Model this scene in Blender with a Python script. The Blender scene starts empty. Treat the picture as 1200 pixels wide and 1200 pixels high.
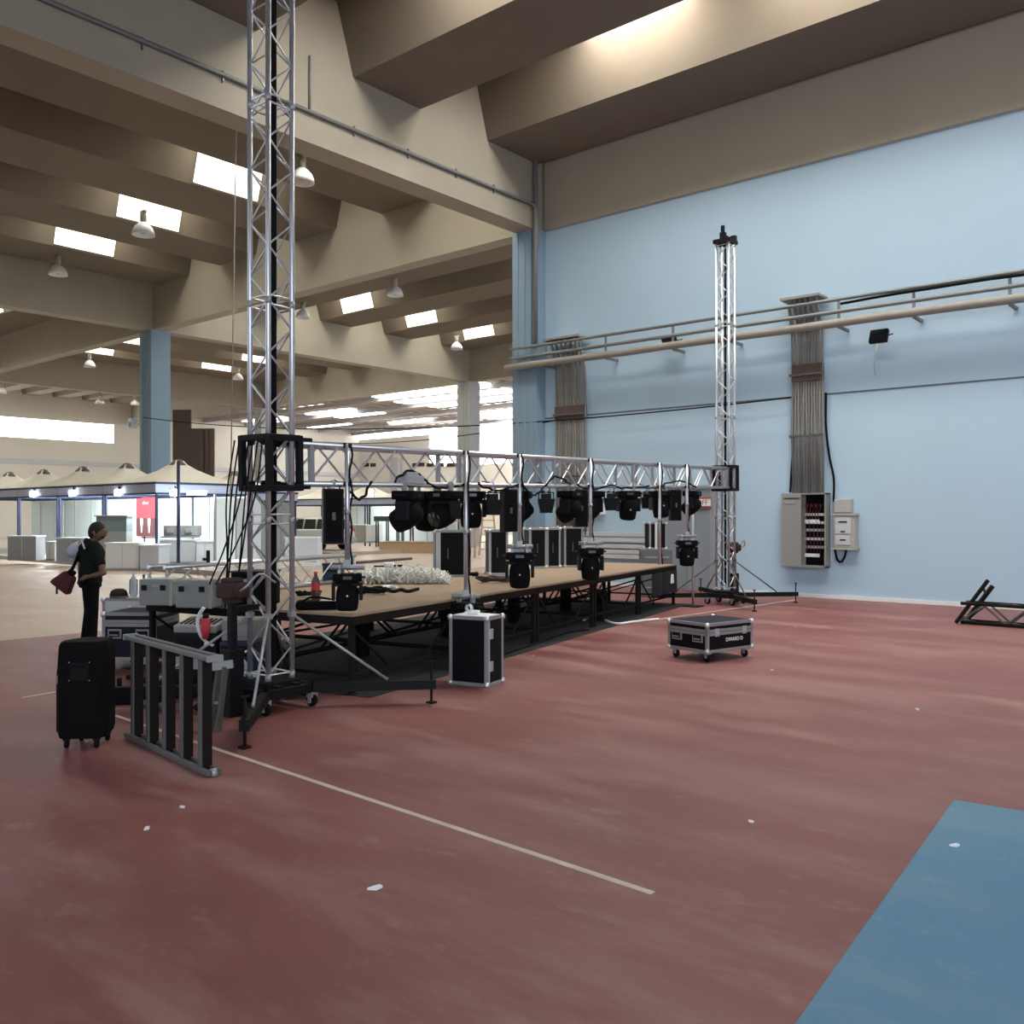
import bpy, bmesh, math, random
from mathutils import Vector, Matrix, Euler
random.seed(7)
SC = bpy.context.scene
COL = SC.collection
R = math.radians
PI = math.pi

# ------------------------------------------------------------------ measured view of the hall
F, HZ, CAMH = 1063.0, 603.0, 1.7
YAW = R(40.26)
CY, SY = math.cos(YAW), math.sin(YAW)
def H(xc, z, Z=0.0):                       # right / forward of the viewer -> hall axes
    return Vector((CY*xc - SY*z, SY*xc + CY*z, Z))
def D(x, y, z):
    return H((x-600)/F*z, z, CAMH-(y-HZ)/F*z)
def G(x, y, Z=0.0):
    z = (CAMH-Z)*F/(y-HZ)
    return H((x-600)/F*z, z, Z)
WALLY = 18.2
def W(x, y, Y=WALLY):
    a = (x-600)/F
    return D(x, y, Y/(SY*a+CY))
def XP(x, y, X):
    a = (x-600)/F
    return D(x, y, X/(CY*a-SY))
def ang(xc, z):                            # heading in the hall of a right/forward direction
    v = H(xc, z); return math.atan2(v.y, v.x)

# ------------------------------------------------------------------ materials
MATS = {}
def mat(name, col, rough=.6, metal=0, noise=0, nscale=6, bump=0, emit=0, ecol=None, spec=.5, alpha=1, trans=0):
    if name in MATS: return MATS[name]
    m = bpy.data.materials.new(name); m.use_nodes = True
    nt = m.node_tree; b = nt.nodes['Principled BSDF']
    b.inputs['Base Color'].default_value = (*col, 1)
    b.inputs['Roughness'].default_value = rough
    b.inputs['Metallic'].default_value = metal
    b.inputs['Specular IOR Level'].default_value = spec
    if trans: b.inputs['Transmission Weight'].default_value = trans
    if emit:
        b.inputs['Emission Color'].default_value = (*(ecol or col), 1)
        b.inputs['Emission Strength'].default_value = emit
    tc = nt.nodes.new('ShaderNodeTexCoord')
    n = nt.nodes.new('ShaderNodeTexNoise'); n.inputs['Scale'].default_value = nscale
    n.inputs['Detail'].default_value = 6
    nt.links.new(tc.outputs['Object'], n.inputs['Vector'])
    if noise:
        mx = nt.nodes.new('ShaderNodeMix'); mx.data_type = 'RGBA'
        mx.inputs['A'].default_value = (*[c*(1-noise) for c in col], 1)
        mx.inputs['B'].default_value = (*[min(1, c*(1+noise)) for c in col], 1)
        nt.links.new(n.outputs['Fac'], mx.inputs['Factor'])
        nt.links.new(mx.outputs['Result'], b.inputs['Base Color'])
    if bump:
        bp = nt.nodes.new('ShaderNodeBump'); bp.inputs['Strength'].default_value = bump
        nt.links.new(n.outputs['Fac'], bp.inputs['Height'])
        nt.links.new(bp.outputs['Normal'], b.inputs['Normal'])
    MATS[name] = m
    return m

def floor_mat(name, base, dark, dust, dustamt, stretch, rough=.62):
    m = bpy.data.materials.new(name); m.use_nodes = True
    nt = m.node_tree; b = nt.nodes['Principled BSDF']
    N, L = nt.nodes.new, nt.links.new
    tc = N('ShaderNodeTexCoord')
    def noise(scale, sx, sy, rz, detail=8, rgh=.6):
        mp = N('ShaderNodeMapping'); mp.inputs['Scale'].default_value = (sx, sy, 1); mp.inputs['Rotation'].default_value = (0, 0, rz)
        n = N('ShaderNodeTexNoise'); n.inputs['Scale'].default_value = scale; n.inputs['Detail'].default_value = detail
        n.inputs['Roughness'].default_value = rgh
        L(tc.outputs['Object'], mp.inputs['Vector']); L(mp.outputs['Vector'], n.inputs['Vector']); return n
    def ramp(src, a, bb):
        r = N('ShaderNodeValToRGB'); r.color_ramp.elements[0].position = a; r.color_ramp.elements[1].position = bb
        L(src.outputs['Fac'], r.inputs['Fac']); return r
    def mix(fac, A, B, k=1.0):
        x = N('ShaderNodeMix'); x.data_type = 'RGBA'
        if k != 1:
            mm = N('ShaderNodeMath'); mm.operation = 'MULTIPLY'; mm.inputs[1].default_value = k
            L(fac, mm.inputs[0]); fac = mm.outputs[0]
        L(fac, x.inputs['Factor'])
        for s, v in (('A', A), ('B', B)):
            if isinstance(v, tuple): x.inputs[s].default_value = (*v, 1)
            else: L(v, x.inputs[s])
        return x.outputs['Result']
    big = ramp(noise(.55, 1, 1, .3, 6), .35, .68)
    c = mix(big.outputs['Color'], base, dark)
    st = ramp(noise(1.6, stretch, 1, R(-35), 9, .70), .47, .66)       # dusty sweeps
    c = mix(st.outputs['Color'], c, dust, dustamt)
    st3 = ramp(noise(.8, stretch*.6, 1.3, R(-10), 5, .55), .52, .8)
    c = mix(st3.outputs['Color'], c, dust, dustamt*.8)
    st2 = ramp(noise(5, stretch*2, 1, R(10), 10, .72), .56, .70)       # scratches
    c = mix(st2.outputs['Color'], c, dust, dustamt*.7)
    sp = ramp(noise(26, 1, 1, 0, 4, .6), .68, .80)
    c = mix(sp.outputs['Color'], c, tuple(min(1, d*1.25) for d in dust), .5)
    L(c, b.inputs['Base Color'])
    b.inputs['Roughness'].default_value = rough
    b.inputs['Specular IOR Level'].default_value = .35
    rr = N('ShaderNodeMapRange'); rr.inputs['To Min'].default_value = rough-.12; rr.inputs['To Max'].default_value = rough+.18
    L(st.outputs['Color'], rr.inputs['Value']); L(rr.outputs['Result'], b.inputs['Roughness'])
    return m

M_RED   = floor_mat('red_floor_paint', (.205, .067, .063), (.160, .054, .052), (.285, .165, .152), .85, .30)
M_TAN   = floor_mat('dusty_concrete', (.41, .315, .255), (.35, .265, .21), (.50, .42, .35), .5, .5)
M_BLUEP = floor_mat('blue_floor_paint', (.07, .20, .335), (.06, .175, .30), (.20, .30, .36), .55, .4)
M_LINE  = mat('worn_white_line', (.50, .42, .385), .8, noise=.25, nscale=9)
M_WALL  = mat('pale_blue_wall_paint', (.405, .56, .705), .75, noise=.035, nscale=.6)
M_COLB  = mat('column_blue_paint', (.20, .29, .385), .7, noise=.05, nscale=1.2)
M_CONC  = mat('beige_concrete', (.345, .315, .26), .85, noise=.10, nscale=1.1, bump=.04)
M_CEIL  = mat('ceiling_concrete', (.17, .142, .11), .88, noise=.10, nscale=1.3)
M_PALEW = mat('pale_far_wall', (.68, .66, .60), .8, noise=.05, nscale=.7)
M_GREYW = mat('grey_far_column', (.42, .43, .45), .8)
M_PANE  = mat('daylight_pane', (.9, .95, 1), .4, emit=7.5, ecol=(1, .98, .93))
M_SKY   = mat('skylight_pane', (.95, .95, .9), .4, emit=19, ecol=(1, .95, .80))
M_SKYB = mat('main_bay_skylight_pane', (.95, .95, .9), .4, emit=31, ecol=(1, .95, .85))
M_FLANKGLOW = mat('flank_light_glow', (.9, .9, .85), .5, emit=1.35, ecol=(1, .96, .84))  # glow stands in for skylight falling on concrete flanks
M_ROOFM = mat('metal_roof_sheet', (.34, .31, .29), .6, noise=.1, nscale=3)
M_ALU   = mat('aluminium', (.60, .62, .67), .36, .8, noise=.05, nscale=14)
M_ALUD  = mat('dull_aluminium', (.33, .34, .36), .5, .5, noise=.08, nscale=9)
M_BLK   = mat('black_paint', (.0055, .0055, .0075), .6, spec=.18)
M_BLKM  = mat('matt_black', (.004, .004, .005), .85, spec=.12)
M_BLKP  = mat('black_case_laminate', (.004, .004, .006), .6, noise=.2, nscale=60, spec=.15)
M_NAVY  = mat('dark_navy_laminate', (.008, .010, .022), .55, spec=.2)
M_RUB   = mat('black_rubber', (.005, .005, .005), .8, spec=.15)
M_LENS  = mat('dark_lens', (.012, .012, .015), .2)
M_STEEL = mat('dark_steel', (.013, .010, .0095), .85, 0, spec=.1, noise=.2, nscale=20)
M_GSTEEL= mat('grey_painted_steel', (.095, .095, .095), .6, .2, noise=.15, nscale=16)
M_RUST  = mat('red_brown_paint', (.032, .012, .010), .8, noise=.25, nscale=18)
M_PLY   = mat('brown_stage_plywood', (.30, .215, .15), .75, noise=.12, nscale=3)
M_WHITE = mat('white_laminate', (.72, .75, .78), .5)
M_LGREY = mat('light_grey_panel', (.50, .53, .56), .55)
M_MGREY = mat('mid_grey', (.30, .32, .34), .55)
M_CREAM = mat('cream_tent_fabric', (.78, .75, .67), .8, noise=.04, nscale=4)
M_NAVYF = mat('navy_fabric', (.025, .035, .085), .8)
M_PANEL = mat('pale_green_white_panel', (.74, .84, .84), .5)
M_LAMPW = mat('white_lamp_glow', (1, 1, 1), .4, emit=45, ecol=(.92, .97, 1))
M_CHROM = mat('chrome', (.8, .8, .82), .15, 1)
M_REDB  = mat('red_banner', (.55, .035, .055), .6)
M_WTXT  = mat('white_print', (.82, .82, .82), .6)
M_DBROW = mat('dark_brown_panel', (.075, .055, .045), .7, noise=.1)
M_PIPE  = mat('grey_conduit', (.20, .21, .22), .5, .3, noise=.15, nscale=5)
M_PIPEB = mat('beige_conduit', (.26, .245, .22), .6, noise=.18, nscale=5)
M_CABG  = mat('cabinet_grey', (.27, .275, .265), .5, noise=.04)
M_CREAMB= mat('cream_box_plastic', (.40, .40, .375), .5)
M_DRED  = mat('dark_red_fabric', (.075, .008, .013), .8, noise=.15, nscale=20)
M_SHIRT = mat('dark_green_shirt', (.009, .0125, .0115), .95, spec=.1)
M_TROUS = mat('black_trousers', (.005, .005, .006), .95, spec=.1)
M_SKIN  = mat('skin', (.13, .065, .042), .6)
M_HAIR  = mat('dark_hair', (.005, .004, .004), .8)
M_WCLOTH= mat('white_cloth', (.45, .48, .58), .85)
M_BLUEC = mat('dark_blue_plastic', (.015, .03, .075), .55)
M_CARP  = mat('silver_car_paint', (.50, .52, .50), .3, .35)
M_GLASS = mat('dark_car_glass', (.03, .035, .035), .08)
M_GREEN = mat('dark_green_table', (.045, .07, .055), .7)
M_COLA  = mat('dark_drink', (.02, .008, .006), .15)
M_CLEAR = mat('clear_plastic', (.75, .8, .85), .1, trans=.85)
M_WOODF = mat('raw_wood', (.50, .33, .2), .7, noise=.15)
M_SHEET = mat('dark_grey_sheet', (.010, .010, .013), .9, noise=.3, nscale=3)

# ------------------------------------------------------------------ mesh helper
class MB:
    def __init__(s): s.bm = bmesh.new()
    def box(s, c, d, rz=0, M=None, taper=None):
        x, y, z = d[0]/2, d[1]/2, d[2]/2
        tx, ty = taper if taper else (1, 1)
        P = [(-x,-y,-z),(x,-y,-z),(x,y,-z),(-x,y,-z),(-x*tx,-y*ty,z),(x*tx,-y*ty,z),(x*tx,y*ty,z),(-x*tx,y*ty,z)]
        m = Matrix.Translation(Vector(c)) @ Matrix.Rotation(rz, 4, 'Z')
        if M is not None: m = m @ M
        v = [s.bm.verts.new(m @ Vector(p)) for p in P]
        for f in ((3,2,1,0),(4,5,6,7),(0,1,5,4),(1,2,6,5),(2,3,7,6),(3,0,4,7)):
            s.bm.faces.new([v[i] for i in f])
        return s
    def bar(s, a, b, w, h=None, up=(0,0,1)):
        a, b = Vector(a), Vector(b); h = h or w
        d = (b-a); L = d.length; d.normalize(); up = Vector(up)
        if abs(d.dot(up)) > .98: up = Vector((0,1,0))
        sx = d.cross(up).normalized(); sz = sx.cross(d)
        v = []
        for p in (a, b):
            for i, j in ((-1,-1),(1,-1),(1,1),(-1,1)):
                v.append(s.bm.verts.new(p + sx*i*w/2 + sz*j*h/2))
        for f in ((3,2,1,0),(4,5,6,7),(0,1,5,4),(1,2,6,5),(2,3,7,6),(3,0,4,7)):
            s.bm.faces.new([v[i] for i in f])
        return s
    def tube(s, pts, r, n=8, cap=True, smooth=True):
        pts = [Vector(p) for p in pts]
        rs = r if isinstance(r, (list, tuple)) else [r]*len(pts)
        rings = []; ref = None
        for i, p in enumerate(pts):
            d = (pts[min(i+1, len(pts)-1)] - pts[max(i-1, 0)]).normalized()
            if ref is None or abs(d.dot(ref)) > .97:
                ref = Vector((0,0,1)) if abs(d.z) < .9 else Vector((1,0,0))
            x = d.cross(ref).normalized(); y = x.cross(d).normalized(); ref = y
            rings.append([s.bm.verts.new(p + (x*math.cos(2*PI*k/n) + y*math.sin(2*PI*k/n))*rs[i]) for k in range(n)])
        for a, b in zip(rings, rings[1:]):
            for k in range(n):
                f = s.bm.faces.new((a[k], a[(k+1)%n], b[(k+1)%n], b[k])); f.smooth = smooth
        if cap:
            s.bm.faces.new(rings[0][::-1]); s.bm.faces.new(rings[-1])
        return s
    def lathe(s, prof, n=16, M=None, smooth=True):
        M = M or Matrix(); rings = []
        for r, z in prof:
            if r < 1e-6: rings.append([s.bm.verts.new(M @ Vector((0,0,z)))])
            else: rings.append([s.bm.verts.new(M @ Vector((r*math.cos(2*PI*k/n), r*math.sin(2*PI*k/n), z))) for k in range(n)])
        for a, b in zip(rings, rings[1:]):
            for k in range(n):
                if len(a) == 1 and len(b) == 1: continue
                if len(a) == 1: vs = (a[0], b[(k+1)%n], b[k])
                elif len(b) == 1: vs = (a[k], a[(k+1)%n], b[0])
                else: vs = (a[k], a[(k+1)%n], b[(k+1)%n], b[k])
                f = s.bm.faces.new(vs); f.smooth = smooth
        return s
    def ball(s, c, r, sc=(1,1,1), n=12, M=None):
        k = 8
        prof = [(r*math.sin(PI*i/k), -r*math.cos(PI*i/k)) for i in range(k+1)]
        prof[0] = (0, -r); prof[-1] = (0, r)
        mm = Matrix.Translation(Vector(c)) @ (M or Matrix()) @ Matrix.Diagonal((*sc, 1))
        return s.lathe(prof, n, mm)
    def prism(s, poly, a, b):                # polygon of Vectors-makers: poly gives points for a plane, extruded between a and b
        A = [s.bm.verts.new(Vector(p)+Vector(a)) for p in poly]; B = [s.bm.verts.new(Vector(p)+Vector(b)) for p in poly]
        n = len(poly)
        s.bm.faces.new(A[::-1]); s.bm.faces.new(B)
        for k in range(n): s.bm.faces.new((A[k], A[(k+1)%n], B[(k+1)%n], B[k]))
        return s
    def face(s, pts):
        s.bm.faces.new([s.bm.verts.new(Vector(p)) for p in pts]); return s
    def build(s, name, m, parent=None, bevel=0, loc=None, rz=0, rot=None):
        bmesh.ops.recalc_face_normals(s.bm, faces=s.bm.faces)
        me = bpy.data.meshes.new(name); s.bm.to_mesh(me); s.bm.free()
        for mm in (m if isinstance(m, (list, tuple)) else [m]): me.materials.append(mm)
        o = bpy.data.objects.new(name, me); COL.objects.link(o)
        if parent: o.parent = parent
        if loc is not None: o.location = loc
        if rz: o.rotation_euler = (0, 0, rz)
        if rot: o.rotation_euler = rot
        if bevel:
            b = o.modifiers.new('Bevel', 'BEVEL'); b.width = bevel; b.segments = 2; b.limit_method = 'ANGLE'
        return o
def B(name, m, c, d, parent=None, rz=0, bevel=0): return MB().box(c, d, rz).build(name, m, parent, bevel)
def thing(name, label, cat, loc=(0,0,0), rz=0, group=None, rot=None):
    o = bpy.data.objects.new(name, None); COL.objects.link(o); o.empty_display_size = .1
    o.location = loc; o.rotation_euler = rot or (0, 0, rz)
    return tag(o, label, cat, group)
def tag(o, label, cat, group=None):
    o['label'] = label; o['category'] = cat; o['kind'] = 'thing'
    if group: o['group'] = group
    return o
def struct(o, label, cat='building'):
    o['kind'] = 'structure'; o['label'] = label; o['category'] = cat; return o
def copy_tree(o, parent=None):
    c = o.copy(); COL.objects.link(c)
    if parent is not None: c.parent = parent
    for ch in list(o.children): copy_tree(ch, c)
    return c
def curve_pts(pts, n=10):                   # Catmull-Rom through points
    P = [Vector(p) for p in pts]; P = [P[0]*2-P[1]] + P + [P[-1]*2-P[-2]]
    out = []
    for i in range(1, len(P)-2):
        for k in range(n):
            t = k/n; a, b, c, d = P[i-1:i+3]
            out.append(.5*((2*b)+(c-a)*t+(2*a-5*b+4*c-d)*t*t+(3*b-a-3*c+d)*t**3))
    out.append(P[-2]); return out
def text(name, s, size, m, parent, loc, rot, shear=0, ext=.002):
    c = bpy.data.curves.new(name, 'FONT'); c.body = s; c.size = size; c.extrude = ext; c.align_x = 'CENTER'; c.align_y = 'CENTER'; c.shear = shear
    c.materials.append(m)
    f = bpy.data.objects.new(name, c); COL.objects.link(f)
    me = bpy.data.meshes.new_from_object(f.evaluated_get(bpy.context.evaluated_depsgraph_get())); bpy.data.objects.remove(f)
    if not me.materials: me.materials.append(m)
    o = bpy.data.objects.new(name, me); COL.objects.link(o); o.parent = parent; o.location = loc; o.rotation_euler = rot
    return o
# ================================================================== SETTING
BT = 8.93            # underside of the main beams
EB, ET = 10.6, 11.9  # underside / top of the roof elements
XA, XB2, XC2, XF = -14.7, -33.95, -53.2, -71.0     # column lines
YB, YC, YF = 18.25, 36.4, 60.0
o = MB().box((-.05+.0, 2.5, -.1), (26.2, 31.4, .2)).build('floor', M_RED); struct(o, 'worn red painted floor with dusty streaks', 'floor')
o.location = (0, 0, 0)
o = MB().box((-43.15, 22.5, -.1), (60, 75, .2)).box((12, 39.1, -.1), (50.3, 41.8, .2)).build('floor', M_TAN)
struct(o, 'dusty tan concrete floor of the neighbouring bays', 'floor')
# painted lines and patch
def floor_line(name, a, b, w, label):
    o = MB().bar((a.x, a.y, .002), (b.x, b.y, .002), w, .004).build(name, M_LINE); struct(o, label, 'floor line')
l0, l1 = G(193, 858), G(765, 1047)
dd = (l1-l0).normalized()
floor_line('trim_1', l0 - dd*1.2, l1, .034, 'white painted line running across the red floor')
floor_line('trim_2', G(770, 726), G(933, 703), .05, 'thin pale line on the floor below the far truss tower')
p0, p1 = G(0, 775.5), G(70, 770)
floor_line('trim_3', G(25, 818), G(66, 811), .04, 'short faded line on the floor behind the black speaker')
a, b, c = G(1118, 938), G(1040, 1048), G(1200, 951)
u, v = (b-a).normalized(), (c-a).normalized()
P = [a, a+u*4, a+u*4+v*4, a+v*4]
o = MB().prism([Vector((p.x, p.y, 0)) for p in P][::-1], (0,0,.0005), (0,0,.003)).build('trim_4', M_BLUEP); struct(o, 'blue painted patch on the red floor', 'floor patch')

# right wall
o = MB().box((0, WALLY+.15, 2.07), (28.6, .3, 4.14)).box((0, WALLY+.155, BT/2+2.07), (28.6, .29, BT-4.14)).build('wall_right', M_WALL)
struct(o, 'pale blue painted wall', 'wall')
o = MB().box((0, WALLY-.003, 4.145), (28.6, .010, .035)).build('trim_5', mat('dark_joint', (.10,.13,.16), .8)); struct(o, 'thin dark joint along the blue wall', 'trim')
o = MB().box((0, WALLY-.01, .03), (28.6, .03, .09)).build('baseboard_right', M_WHITE); struct(o, 'pale strip at the foot of the blue wall', 'baseboard')
o = MB().box((-.0, YB+.08, (BT+12.1)/2), (28.6, .36, 12.1-BT)).build('beam', M_CONC); struct(o, 'beige concrete beam above the blue wall', 'beam')
o = MB().box((-.0, WALLY-.012, BT), (28.6, .03, .05)).build('trim_6', M_MGREY); struct(o, 'dark joint between blue wall and concrete beam', 'trim')
# beams along X and Y
def beam(x0, x1, y0, y1, label, z0=BT, z1=ET+.05):
    o = MB().box(((x0+x1)/2, (y0+y1)/2, (z0+z1)/2), (x1-x0, y1-y0, z1-z0)).build('beam', M_CONC); struct(o, label, 'beam')
beam(XB2+.3, XA-.3, YB-.25, YB+.25, 'beige concrete beam between the two blue columns')
beam(XC2+.3, XB2-.3, YB-.25, YB+.25, 'beige concrete beam left of the second blue column')
beam(XF, XC2-.3, YB-.25, YB+.25, 'beige concrete beam running to the far side wall')
beam(XA-.3, XA+.3, -.6, YB+.25, 'big concrete beam running from the blue corner column overhead')
beam(XB2-.3, XB2+.3, -.6, YB+.25, 'concrete beam on the far side of the dark bay')
beam(XC2-.3, XC2+.3, -.6, YB+.25, 'distant concrete beam of the left bay')
beam(XB2-.3, XB2+.3, YB+.25, YC+.25, 'concrete cross beam of the neighbouring hall')
beam(XC2-.3, XC2+.3, YB+.25, YC+.25, 'second concrete cross beam of the neighbouring hall')
beam(XB2+.3, 6, YC-.25, YC+.25, 'rear beam in front of the metal roofed hall', z1=12.1)
beam(XC2+.3, XB2-.3, YC-.25, YC+.25, 'rear beam left of the pale column', z1=12.1)
beam(XF, XC2-.3, YC-.25, YC+.25, 'farthest rear beam', z1=12.1)
o = B('beam', M_CONC, (XA+.02, 17.98, 10.47), (.5, .36, 3.06)); struct(o, 'short concrete upstand over the corner column', 'beam')
# columns
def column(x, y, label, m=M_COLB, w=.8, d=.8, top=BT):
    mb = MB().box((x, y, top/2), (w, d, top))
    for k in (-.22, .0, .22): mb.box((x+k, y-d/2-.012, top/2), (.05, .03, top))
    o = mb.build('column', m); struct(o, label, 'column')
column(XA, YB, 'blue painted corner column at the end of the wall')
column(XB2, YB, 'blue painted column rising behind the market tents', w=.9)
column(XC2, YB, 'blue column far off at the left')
column(XB2, YC, 'pale grey column in front of the bright opening', M_GREYW, .95, .8)
column(XA, YC, 'pale column hidden behind the corner column', M_GREYW)
column(XC2, YC, 'pale column far behind the tents', M_GREYW)

NW = [0]
def bay(x0, x1, y0, y1, along, edges, bw, lights, label, fl=.42, pane=None, only=None):
    """edges: low edge of each element across the bay; along: axis the elements run"""
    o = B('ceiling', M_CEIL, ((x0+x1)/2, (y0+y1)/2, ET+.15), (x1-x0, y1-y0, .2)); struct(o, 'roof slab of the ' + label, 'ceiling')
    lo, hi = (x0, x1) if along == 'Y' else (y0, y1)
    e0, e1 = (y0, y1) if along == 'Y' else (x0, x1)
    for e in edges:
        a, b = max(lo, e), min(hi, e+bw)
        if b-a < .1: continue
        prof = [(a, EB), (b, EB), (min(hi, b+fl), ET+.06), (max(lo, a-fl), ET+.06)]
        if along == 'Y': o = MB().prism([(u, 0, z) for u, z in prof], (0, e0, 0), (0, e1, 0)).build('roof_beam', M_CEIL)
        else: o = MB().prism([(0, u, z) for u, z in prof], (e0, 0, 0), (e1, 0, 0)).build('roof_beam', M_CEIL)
        struct(o, 'tapered concrete roof element of the ' + label, 'roof beam')
        for s0, s1 in ([] if pane else lights):  # added glow panels imitate skylight falling on the flank facing the open side
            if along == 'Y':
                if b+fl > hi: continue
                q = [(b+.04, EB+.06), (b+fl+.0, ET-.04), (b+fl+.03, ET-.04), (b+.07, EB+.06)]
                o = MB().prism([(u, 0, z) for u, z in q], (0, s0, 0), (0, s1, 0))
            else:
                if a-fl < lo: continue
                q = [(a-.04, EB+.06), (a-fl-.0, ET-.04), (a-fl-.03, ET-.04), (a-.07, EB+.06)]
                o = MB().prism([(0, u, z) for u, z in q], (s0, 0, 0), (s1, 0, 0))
            NW[0] += 1; o = o.build('window_%d' % NW[0], M_FLANKGLOW); struct(o, 'added glowing panel imitating skylight on a roof element of the ' + label, 'skylight')  # no real window: the flank's lit patch, put in as a glowing panel
    es = sorted(edges)
    for i, e in enumerate(es):
        n = es[i+1] if i+1 < len(es) else hi
        g0, g1 = e+bw+fl, n-fl
        if g1-g0 < .3 or (only and i not in only): continue
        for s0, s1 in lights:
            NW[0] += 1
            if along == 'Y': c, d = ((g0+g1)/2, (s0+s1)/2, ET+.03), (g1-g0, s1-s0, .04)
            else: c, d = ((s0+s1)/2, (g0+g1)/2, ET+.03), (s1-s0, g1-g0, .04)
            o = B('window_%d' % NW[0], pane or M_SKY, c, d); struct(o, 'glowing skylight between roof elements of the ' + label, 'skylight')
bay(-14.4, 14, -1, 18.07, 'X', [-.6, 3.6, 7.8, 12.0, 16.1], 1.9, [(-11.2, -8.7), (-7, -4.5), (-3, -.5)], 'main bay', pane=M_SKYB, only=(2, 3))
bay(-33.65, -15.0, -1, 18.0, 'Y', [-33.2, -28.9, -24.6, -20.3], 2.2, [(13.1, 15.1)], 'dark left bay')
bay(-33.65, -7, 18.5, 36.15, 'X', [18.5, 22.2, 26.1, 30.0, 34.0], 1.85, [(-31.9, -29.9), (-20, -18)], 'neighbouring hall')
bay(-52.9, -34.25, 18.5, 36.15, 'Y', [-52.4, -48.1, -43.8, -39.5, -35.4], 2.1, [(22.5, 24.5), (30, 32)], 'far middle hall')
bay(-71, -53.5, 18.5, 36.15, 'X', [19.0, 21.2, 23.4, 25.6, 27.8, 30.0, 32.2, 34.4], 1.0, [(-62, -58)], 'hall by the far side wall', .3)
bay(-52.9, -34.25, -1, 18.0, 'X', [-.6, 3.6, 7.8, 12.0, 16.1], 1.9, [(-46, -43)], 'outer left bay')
o = B('wall_blocker_side', M_CONC, (13.85, 10.0, 6), (.3, 16, 12)); struct(o, 'added unseen side wall cutting sky light into the main bay', 'wall')  # added out of view to dim the sky light from the right
o = B('wall_blocker_front', M_CONC, (-7.6, -6.3, 6), (14.8, .3, 12)); struct(o, 'added unseen wall behind the viewer shutting out sky light', 'wall')  # added out of view so the left beams get less sky light
o = B('ceiling', M_CEIL, (-.2, -3.6, ET+.15), (28.4, 5.2, .2)); struct(o, 'roof slab over the viewer', 'ceiling')
o = B('wall_blocker_front', M_CONC, (-43, -1.3, 6), (56.5, .3, 12)); struct(o, 'added unseen wall keeping sky light out of the left bays', 'wall')  # added out of view to block sky light and darken the left bays
# far side wall with the long window band
o = MB().box((XF-.1, 16, 3.7), (.2, 90, 7.4)).box((XF-.1, 16, 10.5), (.2, 90, 3.3)).box((XF-.1, 48, 8.13), (.2, 26.6, 1.46)).build('wall_left', M_PALEW); struct(o, 'pale far side wall with a long bright window', 'wall')
NW[0] += 1; o = B('window_%d' % NW[0], M_PANE, (XF-.12, 7.8, 8.12), (.05, 53.8, 1.44)); struct(o, 'long bright strip window in the far side wall', 'window')
o = MB().box((XF+.06, 16, 5.65), (.12, 90, .35)).build('trim_7', M_LGREY); struct(o, 'grey ledge below the strip window', 'trim')
# metal roofed hall behind
o = MB().box((-46, YF+.1, 3.1), (30, .2, 6.2)).box((-69, YF+.1, 3.6), (16, .2, 7.2)).box((-18, YF+.1, 5), (26, .2, 10)).build('wall_back', M_PALEW); struct(o, 'pale back wall of the metal roofed hall', 'wall')
NW[0] += 1; o = B('window_%d' % NW[0], M_PANE, (-46, YF+.1, 8.2), (30, .06, 4)); struct(o, 'wide bright window over the back wall', 'window')
NW[0] += 1; o = B('window_%d' % NW[0], M_PANE, (-69, YF+.1, 9.6), (16, .06, .7)); struct(o, 'narrow bright window strip under the metal roof', 'window')
o = MB().box((-69, YF+.1, 8.2), (16, .2, 2.05)).build('wall_back', M_PALEW); struct(o, 'upper pale strip of the back wall', 'wall')
mb = MB(); mb.box((-42, 48.4, 10.02), (70, 23.4, .06))
for k in range(60): mb.box((-76.5+k*1.17, 48.4, 9.97), (.25, 23.4, .06))
o = mb.build('roof', M_ROOFM); struct(o, 'corrugated metal roof of the rear hall', 'roof')
for k in range(6):
    o = B('beam', M_GREYW, (-42, 38.5+k*4.1, 9.78), (70, .14, .3)); struct(o, 'steel purlin under the metal roof', 'beam')
for k, (x, y) in enumerate([(-43, 39.6), (-43, 42.6), (-44, 45.6), (-44, 48.6), (-45, 51.6), (-46, 54.6), (-46, 57.8), (-57, 43), (-58, 46), (-58, 49), (-58, 52), (-58, 55), (-67, 46), (-67, 53), (-33.5, 44), (-33.5, 50), (-33.5, 56)]):
    NW[0] += 1; o = B('window_%d' % NW[0], M_PANE, (x, y, 9.9), ((10.5, 1.5, .05) if -47 < x < -40 else (5.5, .9, .05))); struct(o, 'translucent strip in the metal roof', 'skylight')
o = B('column', M_GREYW, Vector((G(463, 623.6).x, YF-.3, 3.6)), (1.1, .5, 7.2)); struct(o, 'grey column on the back wall', 'column')
o = B('column', M_GREYW, Vector((W(395, 560, YF).x, YF-.3, 3.6)), (1.6, .5, 7.2)); struct(o, 'wide grey pier on the back wall', 'column')
for i, (x0, x1) in enumerate(((483, 497), (500, 508), (510, 520), (523, 535), (425, 432), (434, 440))):
    a, b = W(x0, 545, YF-.05), W(x1, 545, YF-.05)
    NW[0] += 1; o = B('window_%d' % NW[0], M_LENS, ((a.x+b.x)/2, YF-.03, a.z), (b.x-a.x, .06, .35)); struct(o, 'small dark window high on the back wall', 'window')
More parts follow.
